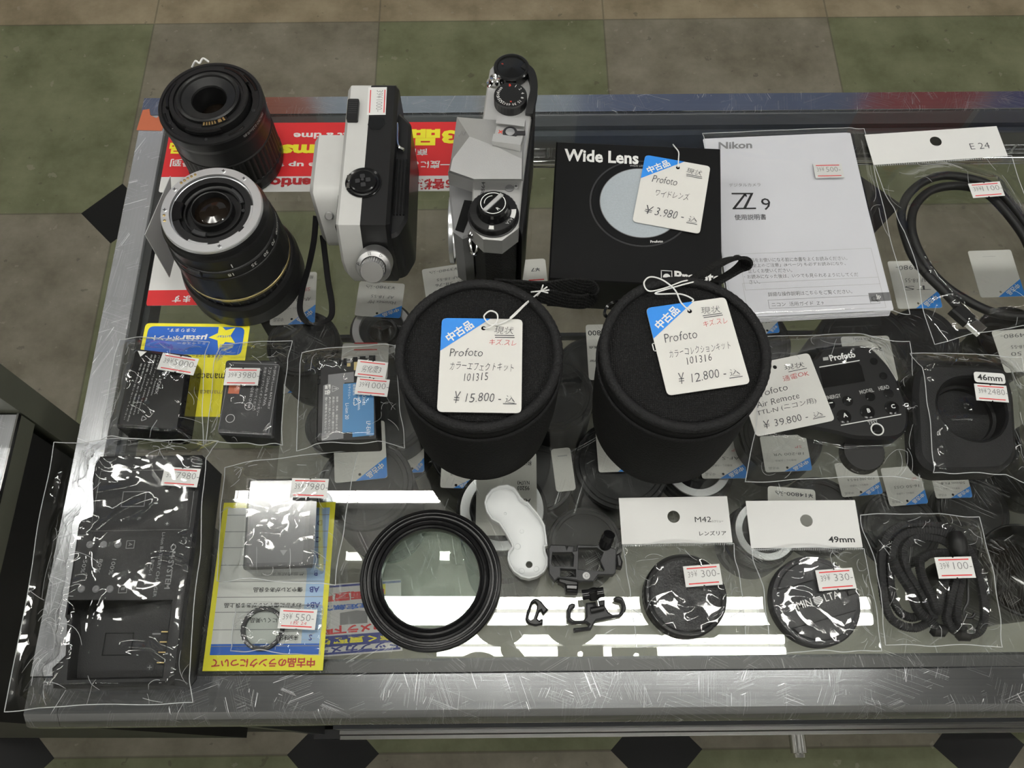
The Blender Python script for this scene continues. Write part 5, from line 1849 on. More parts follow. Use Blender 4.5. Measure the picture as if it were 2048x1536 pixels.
# ------------------------------------------------------------------ booklet in its sleeve
HM = 0.006
qm = [(1411, 277), (1701, 265), (1783, 620), (1462, 636)]
wm = pxs(qm, HM)
bk_ = solid('white camera instruction booklet in a clear sleeve beside the black box', 'booklet', 'instruction_booklet', cen(wm))
f = Frame(qm, HM)
mb = MB()
for k in range(5):
    e = (4 - k) * 0.0004
    mb.prism([(x + e * 0.3, y - e) for x, y in rpoly(wm, 0.001)], T + 0.0006 + k * 0.00105, T + 0.0006 + (k + 0.85) * 0.00105, 'manual')
mb.build('pages', bk_)
f = Frame.make(f.p(0, 0), f.ux, f.uy, f.w, f.h)
mb = MB()
plate(mb, f, rpoly([(0, 0), (f.w, 0), (f.w, f.h), (0, f.h)], 0.0015), 'manual', 0.00015, -0.00015)


def mpx(x, y, h=HM, fr=None):
    p = W(x, y, h) - (fr or f).o
    return p.dot((fr or f).ux) / (fr or f).w, p.dot((fr or f).uy) / (fr or f).h


def txt2(mb, f, s, x0, y0, x1, y1, hpx, h, mm, bold=0.0, **kw):
    """type from the photograph point (x0, y0) to (x1, y1), both mid height"""
    u0, v0 = mpx(x0, y0, h, f)
    u1, v1 = mpx(x1, y1, h, f)
    L = math.hypot((u1 - u0) * f.w, (v1 - v0) * f.h)
    um, vm = mpx((x0 + x1) / 2, (y0 + y1) / 2 + hpx, h, f)
    hh = abs(vm - (v0 + v1) / 2)
    text(mb, f, s, (u0 + u1) / 2, (v0 + v1) / 2, hh, mm, w=L / f.w, rot=math.degrees(math.atan2((v1 - v0) * f.h, (u1 - u0) * f.w)), bold=bold, lift=0.0002, **kw)


txt2(mb, f, 'Nikon', 1437, 291.5, 1504, 290, 14, HM, 'gink', 0.03, shear=0.12)
txt2(mb, f, 'デジタルカメラ', 1458, 370.5, 1521, 369.5, 7, HM, 'gink')
txt2(mb, f, '9', 1523, 409, 1541, 408, 24, HM, 'ink')
txt2(mb, f, '使用説明書', 1469, 435, 1532, 434, 11.5, HM, 'ink')
zz = [(1463, 386.5), (1507, 386), (1491, 415), (1512, 415), (1512, 418), (1465, 418.5), (1487, 389.5), (1463, 389.5)]
for poly in ([(1463, 386), (1507, 386), (1505, 389), (1463, 389)], [(1465, 416), (1512, 415.5), (1512, 418.5), (1465, 419)], [(1488, 388), (1493, 388), (1471, 417), (1465, 417)], [(1501, 388), (1506, 388), (1492, 417), (1486, 417)], [(1488, 388), (1491, 388), (1494, 392), (1492, 395)]):
    flat(mb, f, [mpx(*p) for p in poly], 'ink', 0.0002)
for i, (s, x0, x1, y) in enumerate((('製品をお使いになる前に本書をよくお読みください。', 1492, 1694, 521), ('「安全上のご注意」(8ページ) も必ずお読みになり、', 1492, 1691, 532), ('正しくお使いください。', 1496, 1584, 542.5), ('・お読みになった後は、いつでも見られるようにしてくだ', 1488, 1716, 554), ('さい。', 1498, 1520, 564.5))):
    txt2(mb, f, s, x0, y, x1, y - (x1 - x0) * 0.022, 8.5, HM, 'gink', res=1)
u0, v0 = mpx(1486, 510)
u1, v1 = mpx(1722, 566)
outl(mb, f, 0.10, v0 - 0.005, 0.955, v1 + 0.01, 0.0002, 'dink', 0.0002)
txt2(mb, f, '詳細な操作説明はこちらをご覧ください。', 1536, 589, 1704, 583, 9, HM, 'gink', res=1)
txt2(mb, f, 'ニコン  活用ガイド  Z 9', 1543, 609.5, 1647, 606, 8.5, HM, 'gink', res=1)
u0, v0 = mpx(1537, 609)
outl(mb, f, 0.09, v0 - 0.115, 0.955, v0 + 0.045, 0.0002, 'dink', 0.0002)
outl(mb, f, u0, v0 - 0.022, 0.925, v0 + 0.022, 0.0002, 'gink', 0.0002)
u1 = 0.865
rect(mb, f, u1, v0 - 0.022, u1 + 0.002, v0 + 0.022, 'gink', 0.0002)
c = f.p(0.893, v0 - 0.003, 0.0002)
rg = [c + f.ux * k * math.cos(a) + f.uy * k * math.sin(a) for k in (0.0013, 0.0017) for a in [2 * math.pi * i / 20 for i in range(20)]]
mb.add(rg, [(k, 20 + k, 20 + (k + 1) % 20, (k + 1) % 20) for k in range(20)], 'gink')
flat(mb, f, [(0.903, v0 + 0.004), (0.907, v0 + 0.002), (0.916, v0 + 0.012), (0.912, v0 + 0.014)], 'gink', 0.0002)
up, vp = mpx(1758, 594)
rect(mb, f, up - 0.062, vp - 0.022, 1.0, vp + 0.022, 'grey', 0.0002)
text(mb, f, 'Jp', up - 0.005, vp, 0.026, 'wink', lift=0.0003, bold=0.02)
mb.build('cover', bk_, smooth=False)
gm = bag('clear sleeve over the white instruction booklet, sticker 500', [(1403, 272), (1727, 259), (1819, 630), (1452, 648)], [(wm, HM)], 25.0, 'clear bags', name='plastic_sleeve', crink=0.0007, fall=1.4, nx=56, ny=64, lines=6, m='filmsmooth')
sticker(gm, [(1626, 327.6), (1683, 327.6), (1688, 354.4), (1630.5, 357)], HM + 0.0022, ('500-', 0.42))


# ------------------------------------------------------------------ bags with a header card
def header(parent, quad, h, holeuv, hole_r, stickers=(), seal=0.055):
    f = Frame(quad, h)
    mb = MB()
    hole = [(holeuv[0] * f.w + hole_r * math.cos(a), holeuv[1] * f.h - hole_r * math.sin(a)) for a in [2 * math.pi * k / 24 for k in range(24)]]
    plate(mb, f, [(0, 0), (f.w, 0), (f.w, f.h), (0, f.h)], 'paper', 0.0003, 0, [hole])
    for (s, u, v, hh, w, mm, bo, box) in stickers:
        if box:
            slab(mb, f, 'paper', 0.00008, 0.0015, u0=box[0], v0=box[1], u1=box[2], v1=box[3], lift=0.0003)
        text(mb, f, s, u, v, hh, mm, w=w, bold=bo, lift=0.0005)
    o = mb.build('header_card', parent, smooth=False)
    mb = MB()
    n = 60
    for k in range(n):
        u = (k + 0.2) / n
        rect(mb, f, u, 1.005, u + 0.5 / n, 1.0 + seal, 'seal', 0.0003)
    mb.build('heat_seal', o, smooth=False)
    return f


# lens cap with leather grain
c = W(1371, 1190, 0.010)
HQ = 0.011
cap = solid('round black rear lens cap with grained top and ribbed edge', 'lens cap', 'lens_cap', V(c.x, c.y, T))
r0 = 0.0232
mb = MB().lathe(V(c.x, c.y, T), [(0, 0.0006), (r0 - 0.0008, 0.0006), (r0, 0.0012), (r0, 0.0013, 0.0007), (r0, HQ - 0.0018, 0.0007), (r0, HQ - 0.0017), (r0 - 0.0010, HQ - 0.0004), (r0 - 0.0024, HQ), (r0 - 0.0034, HQ - 0.0006)], 'black', 132)
mb.build('cap_rim', cap)
MB().lathe(V(c.x, c.y, T), [(r0 - 0.0034, HQ - 0.0006), (r0 - 0.004, HQ - 0.0010), (0, HQ - 0.0010)], mat('pebbled_plastic', (0.020, 0.020, 0.021), 0.34, bump=1.0, bscale=900), 64).build('cap_top', cap)
g7 = bag('clear bag with white header card reading M42, round the grained lens cap', [(1245, 1091), (1467, 1088), (1493, 1284), (1272, 1296)], [(circ(c, r0, 24), HQ)], 31.0, 'header card bags', crink=0.0015)
header(g7, [(1236.4, 997), (1452.6, 992), (1466, 1085.5), (1244.7, 1088)], 0.0016, (0.49, 0.43), 0.0037,
       [('M42', 0.755, 0.50, 0.115, 0.15, 'ink', 0.0, (0.675, 0.42, 0.965, 0.64)), ('スクリュー', 0.885, 0.545, 0.05, 0.105, 'ink', 0, None), ('レンズリア', 0.83, 0.80, 0.10, 0.245, 'ink', 0.01, (0.685, 0.69, 0.965, 0.91))])
sticker(g7, [(1366.5, 1133), (1436.9, 1127.7), (1447, 1169), (1371, 1174.5)], HQ + 0.0036, ('300-', 0.46))

# pinch lens cap
c = W(1632, 1201, 0.009)
HQ2 = 0.009
cap = solid('black front lens cap with white lettering across its middle', 'lens cap', 'lens_cap', V(c.x, c.y, T))
r0 = 0.0252
mb = MB().lathe(V(c.x, c.y, T), [(0, 0.0006), (r0 - 0.001, 0.0006), (r0, 0.0014), (r0, HQ2 - 0.0016), (r0 - 0.0010, HQ2 - 0.0003), (r0 - 0.0022, HQ2), (0, HQ2 + 0.0001)], 'dark', 110)
mb.build('cap_disc', cap)
ang = R(15)
d, e = V(math.cos(ang), math.sin(ang), 0), V(-math.sin(ang), math.cos(ang), 0)
cc = V(c.x, c.y, T + HQ2)
# two finger recesses, drawn as stepped ledges above and below the bar
for sg in (1, -1):
    mb = MB()
    pts = []
    for k in range(17):
        a = math.pi * (0.16 + 0.68 * k / 16) * sg
        pts.append(tuple((cc + d * (r0 - 0.0032) * math.cos(a) + e * (r0 - 0.0032) * math.sin(a))[:2]))
    mb.prism(pts, T + HQ2 + 0.0001, T + HQ2 + 0.0014, 'dark', 0.0006)
    mb.build('finger_pad', cap)
f = Frame.make(cc - d * 0.018 + e * 0.004, d, -e, 0.036, 0.008)
mb = MB()
text(mb, f, 'MIN', 0.30, 0.5, 0.52, 'wink', w=0.24, bold=0.005, lift=0.0004)
text(mb, f, 'LTA', 0.76, 0.5, 0.52, 'wink', w=0.24, bold=0.005, lift=0.0004)
for k in range(5):
    v = 0.28 + k * 0.105
    hw = 0.075 * math.sqrt(max(0.1, 1 - ((v - 0.5) / 0.32) ** 2))
    rect(mb, f, 0.53 - hw, v, 0.53 + hw, v + 0.07, 'wink', 0.0004)
mb.build('lettering', cap, smooth=False)
q = cc + d * (r0 - 0.0035) + e * 0.0005
MB().prism([tuple((q + d * a + e * b)[:2]) for a, b in ((-0.0035, -0.003), (0.003, -0.003), (0.003, 0.003), (-0.0035, 0.003))], T + HQ2, T + HQ2 + 0.0012, 'black', 0.0005).build('side_latch', cap)
g8 = bag('clear bag with white header card reading 49mm, round the lettered lens cap', [(1504, 1100), (1727, 1098), (1762, 1302), (1539, 1308)], [(circ(c, r0, 24), HQ2 + 0.0012)], 35.0, 'header card bags', crink=0.0016)
header(g8, [(1489, 1002), (1708.5, 1000.6), (1726, 1094.6), (1504, 1096.6)], 0.0016, (0.53, 0.43), 0.0037,
       [('49mm', 0.82, 0.835, 0.13, 0.235, 'ink', 0.02, (0.69, 0.68, 0.965, 0.955))])
sticker(g8, [(1630.6, 1141), (1705, 1135), (1712, 1177), (1638, 1182)], HQ2 + 0.0042, ('330-', 0.46))


# ------------------------------------------------------------------ braided cord
def C4(x, y, h):
    return W(x / 4.042 + 1740, y / 4.042 + 960, h)


cw = solid('black braided neck cord coiled in a clear bag at the front right', 'cord', 'braided_cord', C4(500, 780, 0))
paths = [
    [(720, 560, 9), (690, 440, 9), (560, 375, 7), (350, 355, 5), (190, 400, 4), (105, 520, 4), (95, 800, 4), (140, 1060, 4), (230, 1165, 4), (370, 1195, 4), (470, 1150, 5)],
    [(710, 520, 10), (600, 430, 9), (400, 410, 7), (240, 460, 6), (170, 600, 5), (165, 850, 4), (220, 1040, 4), (320, 1110, 4), (430, 1100, 5), (520, 1180, 6), (550, 1210, 5)],
    [(690, 560, 8), (560, 480, 7), (380, 465, 6), (270, 560, 6), (300, 740, 5), (400, 900, 5), (470, 1040, 5), (520, 1130, 7)],
    [(680, 590, 8), (520, 590, 8), (410, 640, 8), (420, 780, 8), (490, 930, 8), (545, 1060, 8), (580, 900, 9), (620, 760, 9), (660, 640, 9)],
    [(720, 600, 9), (690, 780, 8), (640, 980, 7), (620, 1120, 6), (680, 1215, 4), (790, 1255, 4), (890, 1215, 4), (925, 1080, 4), (900, 880, 4), (850, 680, 5), (790, 560, 7), (740, 520, 9)],
    [(740, 600, 9), (735, 800, 6), (700, 980, 6), (700, 1120, 5), (760, 1220, 6)],
    [(180, 640, 9), (240, 760, 9), (330, 900, 9), (380, 1040, 9), (470, 1130, 9)],
]
for k, pth in enumerate(paths):
    pts = spline([C4(x, y, hh / 1000) for x, y, hh in pth], 26)
    mb = MB()
    mb.tube(pts, 0.0025, 'cord', 12, rf=lambda i, a: 0.00240 * (1 + 0.17 * math.sin(2 * a + i * 1.05) * math.cos(2 * a - i * 1.05)))
    mb.build('cord_strand', cw)
q = C4(720, 540, 0.0125)
mb = MB().tube([C4(690, 430, 0.0125), C4(700, 480, 0.0130), C4(715, 550, 0.0130), C4(725, 600, 0.012)], 0.0052, 'rubber', 14, rf=lambda i, a: (0.0040, 0.0053, 0.0055, 0.0042)[i])
mb.build('slide_stop', cw)
for (x, y) in ((550, 1215), (755, 1250)):
    MB().tube([C4(x - 60, y - 12, 0.004), C4(x - 35, y, 0.0045), C4(x + 35, y + 2, 0.0045), C4(x + 62, y - 10, 0.004)], 0.004, 'rubber', 12, rf=lambda i, a: (0.0022, 0.0036, 0.0036, 0.0022)[i]).build('end_stop', cw)
pts = spline([C4(790, 800, 0.006), C4(792, 980, 0.005), C4(760, 1050, 0.004), C4(768, 1105, 0.003), C4(820, 1112, 0.003), C4(845, 1080, 0.003)], 10)
MB().tube(pts, 0.0009, 'strap', 8).build('thin_loop', cw)
oc = pxs([(105, 500), (250, 380), (560, 360), (760, 440), (900, 760), (935, 1090), (800, 1260), (250, 1190), (100, 900)], 0.006, sc=4.042, off=(1740, 960))
g9 = bag('clear bag over the coiled black cord, sticker 100', [(1719.7, 1031), (1957, 1034.5), (2003, 1294.6), (1768, 1291)], [(oc, 0.0105)], 39.0, 'clear bags', crink=0.0016)
sticker(g9, [(1870, 1115), (1945, 1113), (1948.6, 1155.4), (1875.8, 1157.5)], 0.0175, ('100-', 0.46))

# ------------------------------------------------------------------ looped cable
def C5(x, y, h):
    return W(x / 3.2 + 1700, y / 3.2 + 220, h)


cb = solid('thick black cable looped in a clear bag at the rear right', 'cable', 'usb_cable', C5(700, 900, 0))
p1 = [(1240, 1050, 4), (1185, 900, 4), (1114, 720, 4), (1000, 570, 4), (870, 470, 5), (640, 420, 5), (490, 450, 5), (375, 540, 5), (328, 660, 4), (345, 780, 4), (400, 930, 4), (490, 1050, 5), (600, 1160, 5), (720, 1290, 4), (785, 1365, 4)]
p2 = [(1240, 1150, 8), (1185, 1000, 8), (1114, 810, 8), (960, 610, 8), (840, 515, 8), (680, 485, 8), (520, 515, 8), (420, 610, 8), (392, 730, 7), (420, 860, 6), (500, 1010, 5), (580, 1100, 4), (700, 1190, 4), (900, 1290, 4), (1100, 1320, 4), (1205, 1270, 4), (1240, 1150, 5)]
for p in (p1, p2):
    MB().tube(spline([C5(x, y, hh / 1000) for x, y, hh in p], 10), 0.0030, 'rubber', 12).build('cable_loop', cb)
a, bb = C5(760, 1345, 0.004), C5(835, 1410, 0.004)
dd = (bb - a).normalized()
ee = V(-dd.y, dd.x, 0)
MB().prism([tuple((a + dd * x + ee * y)[:2]) for x, y in ((-0.012, -0.0045), (0.001, -0.0045), (0.001, 0.0045), (-0.012, 0.0045))], T + 0.0006, T + 0.0070, 'black', 0.001).build('plug_grip', cb)
MB().prism([tuple((a + dd * x + ee * y)[:2]) for x, y in ((0.001, -0.0040), (0.011, -0.0040), (0.011, 0.0040), (0.001, 0.0040))], T + 0.0018, T + 0.0058, 'chrome', 0.0005).build('plug_metal', cb)
oc = pxs([(330, 650), (420, 480), (640, 410), (900, 480), (1250, 950), (1250, 1230), (900, 1330), (780, 1390), (480, 1060), (350, 800)], 0.006, sc=3.2, off=(1700, 220))
g10 = bag('clear bag with white header card marked E24, holding the looped cable', [(1748, 331), (2022, 313), (2130, 640), (1868, 690)], [(oc, 0.0110)], 43.0, 'header card bags', crink=0.0013)
f = header(g10, [(1728, 269), (1989, 254), (2019, 311), (1748, 331)], 0.0016, (0.51, 0.37), 0.0042, [('E 24', 0.82, 0.62, 0.20, 0.145, 'pen', -0.012, None)])
sticker(g10, [(1937, 367), (2001, 363.5), (2007.9, 391), (1945, 397)], 0.0155, ('1100-', 0.38))

# ------------------------------------------------------------------ flash remote
HR = 0.019


def C6(x, y, h):
    return W(x / 3.261 + 1420, y / 3.261 + 640, h)


out = [(700, 235), (720, 193), (760, 178), (900, 163), (1005, 160), (1050, 175), (1085, 205), (1160, 285), (1225, 390), (1285, 540), (1300, 640), (1285, 720), (1245, 760), (1180, 775), (940, 770), (840, 740), (640, 700), (580, 640), (585, 400), (600, 290)]
wr = pxs(out, HR, sc=3.261, off=(1420, 640))
rm = solid('black radio flash trigger with buttons in a clear bag right of the pouches', 'flash trigger', 'flash_trigger', cen(wr))
mb = MB().prism(rpoly(wr, 0.004, 3), T + 0.002, T + HR, 'black', 0.0016)
f = Frame([(700 / 3.261 + 1420, 160 / 3.261 + 640), (1180 / 3.261 + 1420, 100 / 3.261 + 640), (1290 / 3.261 + 1420, 680 / 3.261 + 640), (760 / 3.261 + 1420, 750 / 3.261 + 640)], HR)


def r6(s, x0, y0, x1, y1, hz, mm, bold=0.02, **kw):
    k = lambda x, y: (x / 3.261 + 1420, y / 3.261 + 640)
    a, b = k(x0, y0), k(x1, y1)
    txt2(mb, f, s, a[0], a[1], b[0], b[1], hz / 3.261, HR, mm, bold, **kw)


def l6(x0, y0, x1, y1, t=6):
    flat(mb, f, [mpx(x / 3.261 + 1420, y / 3.261 + 640, HR, f) for x, y in ((x0, y0), (x1, y1), (x1, y1 + t), (x0, y0 + t))], 'wink', 0.0003)


r6('Profoto', 780, 250, 945, 224, 42, 'wink', 0.03)
flat(mb, f, [mpx(x / 3.261 + 1420, y / 3.261 + 640, HR, f) for x, y in ((735, 246), (770, 241), (772, 262), (737, 267))], 'dink', 0.0003)
l6(712, 306, 975, 262)
r6('ENERGY', 755, 510, 852, 492, 26, 'dink')
r6('MODEL', 975, 473, 1066, 456, 26, 'dink')
r6('HEAD', 1098, 448, 1167, 436, 26, 'dink')
r6('TEST', 1030, 674, 1094, 662, 26, 'dink')
l6(853, 685, 1245, 613)
u, v = mpx(1090 / 3.261 + 1420, 714 / 3.261 + 640, HR, f)
c = f.p(u, v, 0.0003)
mb.add([c + V(k * math.cos(a), k * math.sin(a), 0) for k in (0.0032, 0.0040) for a in [2 * math.pi * i / 28 for i in range(28)]], [(k, 28 + k, 28 + (k + 1) % 28, (k + 1) % 28) for k in range(28)], 'wink')
mb.build('remote_case', rm)
mb = MB()
flat(mb, f, [mpx(x / 3.261 + 1420, y / 3.261 + 640, HR, f) for x, y in ((712, 318), (965, 278), (985, 300), (1010, 400), (740, 445))], 'blackg', 0.0004)
mb.build('display_window', rm, smooth=False)
for s, x, y, rr in (('−', 780, 550, 0.0032), ('+', 897, 528, 0.0032), ('A', 873, 630, 0.0044), ('B', 1026, 600, 0.0044), ('C', 1185, 573, 0.0044), ('', 1045, 500, 0.003), ('', 1165, 480, 0.003), ('', 1068, 270, 0.0024), ('', 1130, 365, 0.0024), ('', 1090, 714, 0.0028)):
    mb = MB()
    c = C6(x, y, HR)
    mb.lathe(c, [(rr, 0), (rr, 0.0004), (rr * 0.8, 0.0009), (0, 0.0010)], 'blackg', 28)
    if s:
        fx = Frame.make(c + V(-0.004, 0.004, 0.0011), f.ux, f.uy, 0.008, 0.008)
        text(mb, fx, s, 0.5, 0.5, 0.08 if s == '−' else 0.34, 'wink', lift=0.0, bold=0.03)
    mb.build('button', rm)
c = C6(1010, 850, 0.010)
mb = MB().lathe(V(c.x, c.y, T + 0.001), [(0, 0), (0.0125, 0), (0.0128, 0.001), (0.0128, 0.007, 0.0006), (0.0120, 0.008), (0, 0.008)], 'black', 96)
text_cyl(mb, V(c.x, c.y, 0), 0.0129, T + 0.005, R(-118), '◂lock', 0.0018, 'wink', down=False)
mb.build('locking_ring', rm)
tg = price_tag('price_tag', 'white price tag for 39.800 inside the bag with the flash trigger', [(1476, 736), (1631.6, 704), (1655, 843), (1501, 875)], HR + 0.0012,
               [('現状', 0.63, 0.15, 0.082, 0.25, 'pen', 0), ('_', 0.66, 0.21, 0, 0.24, 'pen', 0), ('通電OK', 0.56, 0.30, 0.075, 0.34, 'redpen', -3), ('Profoto', 0.16, 0.44, 0.09, 0.42, 'pen', -2), ('Air Remote', 0.13, 0.575, 0.085, 0.55, 'pen', -1), ('TTL-N (ニコン用)', 0.10, 0.70, 0.085, 0.76, 'pen', -1), ('¥', 0.13, 0.87, 0.11, 0.08, 'pen', 0), ('39.800 -', 0.27, 0.87, 0.095, 0.42, 'pen', 0), ('込', 0.76, 0.875, 0.075, 0.12, 'pen', 0), ('_', 0.74, 0.92, 0, 0.16, 'pen', 0)],
               None, tri=(0.34, 0.34))
oc = pxs([(240, 700), (180, 330), (700, 200), (1010, 160), (1090, 210), (1290, 560), (1290, 740), (1180, 850), (900, 860), (290, 760)], 0.02, sc=3.261, off=(1420, 640))
g11 = bag('crinkled clear bag round the flash trigger and its tag', [(1500, 676), (1818, 684), (1836, 962), (1488, 966)], [(oc, HR + 0.0018)], 51.0, 'clear bags', crink=0.0020, nx=76, ny=76)

# ------------------------------------------------------------------ square lens hood
HH = 0.017
out = [(1345, 345), (1400, 288), (1480, 278), (1890, 290), (1945, 330), (1990, 480), (2012, 840), (1992, 905), (1920, 985), (1500, 995), (1405, 955), (1352, 880), (1330, 470)]
wh = pxs(out, HH, sc=3.261, off=(1420, 640))
cc = W(1944, 817, HH)
hole = circ(cc, 0.0200, 48)
hd = solid('square black lens hood with round opening, in a clear bag at the right edge', 'lens hood', 'lens_hood', cen(wh))
MB().prism(rpoly(wh, 0.005, 4), T + 0.0006, T + HH, 'blackm', 0.003, holes=[hole]).build('hood_body', hd)
MB().lathe(V(cc.x, cc.y, T), [(0.0202, HH - 0.0006), (0.0210, HH + 0.0004), (0.0216, HH - 0.0002)], 'black', 64).build('opening_rim', hd)
MB().lathe(V(cc.x, cc.y, T), [(0.0199, 0.006), (0.0180, 0.0055), (0.0176, 0.0025), (0, 0.0020)], 'blackm', 64).build('inner_step', hd)
g12 = bag('clear bag over the square lens hood, stickers 46mm and 2480', [(1815, 712), (2042, 716), (2078, 968), (1842, 962)], [(wh, HH)], 55.0, 'clear bags', crink=0.0018, fall=0.9)
f = Frame([(1946.8, 743.6), (2008.8, 747.3), (2011, 768.8), (1949, 764)], HH + 0.0034)
mb = MB()
slab(mb, f, 'paper', 0.0002, 0.002)
text(mb, f, '46mm', 0.5, 0.5, 0.58, 'ink', w=0.80, bold=0.015, lift=0.0004)
mb.build('size_sticker', g12, smooth=False)
sticker(g12, [(1947.4, 767), (2011.8, 772), (2018, 805), (1953, 801)], HH + 0.0032, ('2480-', 0.38))


# ------------------------------------------------------------------ notices under and on the glass
def rotq(q):
    """a quad read from the far side: the photograph's bottom right is its top left"""
    return [q[2], q[3], q[0], q[1]]


# red notice sheet, facing the customer at the far side
q = [(338, 246), (926, 245), (915, 381), (322, 386)]
f = Frame(rotq(q), 0.0004)
t = MB()
slab(t, f, 'paper', 0.00015, 0.002)
rect(t, f, 0.0, 0.215, 1.0, 1.0, 'red', 0.0002)


def npx(x, y, fr=None, h=0.0004):
    p = W(x, y, h) - (fr or f).o
    return p.dot((fr or f).ux) / (fr or f).w, p.dot((fr or f).uy) / (fr or f).h


def npt(mb, fr, s, x0, x1, y, hpx, mm, bold=0.02, h=0.0004, **kw):
    """line of type seen upside down between x0 and x1 at mid height y"""
    u0, v0 = npx(x1, y, fr, h)
    u1, v1 = npx(x0, y, fr, h)
    hh = abs(npx((x0 + x1) / 2, y + hpx, fr, h)[1] - npx((x0 + x1) / 2, y, fr, h)[1])
    text(mb, fr, s, (u0 + u1) / 2, (v0 + v1) / 2, hh, mm, w=abs(u1 - u0), lift=0.0004, bold=bold, **kw)


npt(t, f, 'お客様へ', 815, 912, 369, 22, 'dred', 0.04)
npt(t, f, 'Attention', 520, 680, 366, 20, 'dred', 0.04)
npt(t, f, '一度にご覧', 800, 900, 330, 16, 'wink', 0.02)
npt(t, f, 'see up to', 540, 660, 329, 12, 'wink', 0.03)
npt(t, f, '商品', 812, 855, 305, 14, 'wink', 0.02)
npt(t, f, '3品', 822, 912, 275, 33, 'yellow', 0.05)
npt(t, f, 'items', 562, 690, 301, 24, 'yellow', 0.05)
npt(t, f, 'at a time', 587, 700, 272, 12, 'wink', 0.03)
npt(t, f, '看到', 341, 390, 326, 16, 'wink', 0.02)
npt(t, f, '品', 339, 366, 297, 22, 'yellow', 0.05)
npt(t, f, 'まで', 796, 818, 272, 12, 'wink', 0.02)
tag(t.build('notice_sheet', smooth=False, origin=f.p(0.5, 0.5)), 'red notice sheet with yellow lettering under the lens and the two cameras', 'notice')

q = [(321, 388), (470, 386), (452, 610), (303, 611)]
f = Frame(rotq(q), 0.0003)
t = MB()
slab(t, f, 'paper', 0.00012, 0.004)
flat(t, f, [(0.0, 0.13), (0.0, 0.02), (0.015, 0.0), (0.985, 0.0), (1.0, 0.02), (1.0, 0.13)], 'red', 0.0002)
npt(t, f, '買えます', 345, 425, 598, 14, 'wink', 0.02, 0.0003)
tag(t.build('notice_sheet', smooth=False, origin=f.p(0.5, 0.5)), 'white notice with a red foot under the silver-mount lens', 'notice')

# yellow and blue point card sticker
q = [(290, 646), (496, 649), (478, 834), (256, 832)]
f = Frame(rotq(q), 0.0003)
t = MB()
slab(t, f, 'yellow', 0.00012, 0.003)
u0, v0 = npx(488, 702, f, 0.0003)
u1, v1 = npx(298, 652, f, 0.0003)
pts = rpoly([(0.045 * f.w, 0.655 * f.h), (0.965 * f.w, 0.655 * f.h), (0.965 * f.w, 0.965 * f.h), (0.045 * f.w, 0.965 * f.h)], 0.004)
flat(t, f, [(x / f.w, y / f.h) for x, y in pts], 'royal', 0.0002)
npt(t, f, 'μstar', 360, 414, 675, 13, 'wink', 0.03, 0.0003, shear=0.15)
npt(t, f, 'ポイント', 302, 360, 677, 11, 'wink', 0.03, 0.0003)
npt(t, f, 'たまります。', 335, 392, 661, 7, 'wink', 0.01, 0.0003)
npt(t, f, 'ミュースター', 355, 412, 687, 5, 'wink', 0.0, 0.0003)
sc_ = []
us, vs_ = npx(447, 673, f, 0.0003)
for k in range(10):
    rr = 0.0095 if k % 2 == 0 else 0.0045
    a = R(-90 + 36 * k + 12)
    sc_.append((us + rr * math.cos(a) / f.w, vs_ + rr * math.sin(a) / f.h))
flat(t, f, sc_, 'yellow', 0.0003)
npt(t, f, 'μstar', 434, 460, 673, 6, 'royal', 0.0, 0.0003)
npt(t, f, '交通系電子マネー', 384, 445, 712, 7, 'ink', 0.0, 0.0003)
npt(t, f, 'manaca', 396, 450, 752, 10, 'ink', 0.0, 0.0003)
npt(t, f, 'manaca', 400, 445, 784, 7, 'goldband', 0.0, 0.0003)
tag(t.build('point_card_sticker', smooth=False, origin=f.p(0.5, 0.5)), 'yellow and blue point card sticker under the left batteries', 'sticker')

# laminated grading sheet
q = [(447, 1006), (672, 1004), (645, 1341), (406, 1342)]
f = Frame(rotq(q), 0.0006)
sh = thing('grading_sheet', 'laminated yellow-bordered grading sheet lying right of the charger', 'notice', f.p(0.5, 0.5))
t = MB()
slab(t, f, 'yellow', 0.0002)
rect(t, f, 0.045, 0.088, 0.955, 0.15, 'royal', 0.0003)
rect(t, f, 0.045, 0.15, 0.955, 0.965, 'paper', 0.0003)
rect(t, f, 0.045, 0.15, 0.20, 0.965, 'paleblue', 0.00035)
rows = [1311, 1278, 1243, 1213, 1182, 1149, 1114, 1082, 1049]
for k, y in enumerate(rows):
    v = npx(520, y - 18, f, 0.0006)[1]
    rect(t, f, 0.045, v, 0.955, v + 0.004, 'gink', 0.0004)
    lab = ('', 'S', 'A', 'AB+', 'AB', 'B', 'B-', 'C', 'D')[k]
    if lab:
        vv = npx(520, y - 2, f, 0.0006)[1]
        text(t, f, lab, 0.125, vv, 0.034, 'navy', lift=0.0005, bold=0.02)
        s = ('', '未開封品', '傷目立ちにくい美品', 'わずかに傷やスレがある良上品', '傷やスレがある良品', '使用感がある並品', '難あり品', 'ジャンク品', '故障品')[k]
        text(t, f, s, 0.225, vv, 0.030, 'ink', w=0.047 * len(s), al='l', lift=0.0005, bold=0.012)
text(t, f, '中古品のランクについて', 0.5, 0.043, 0.052, 'dred', w=0.86, lift=0.0004, bold=0.03)
t.build('printed_sheet', sh, smooth=False)
f3 = Frame(rotq([(441, 998), (681, 996), (652, 1347), (399, 1348)]), 0.0009)
t = MB()
slab(t, f3, 'lam', 0.0003, 0.003)
t.build('laminate', sh, smooth=False)

# leaflet lying deep inside the case
hL = -0.3768
q = [(612, 1172), (795, 1160), (812, 1300), (600, 1318)]
f = Frame(rotq(q), hL)
t = MB()
slab(t, f, 'paper', 0.0002)


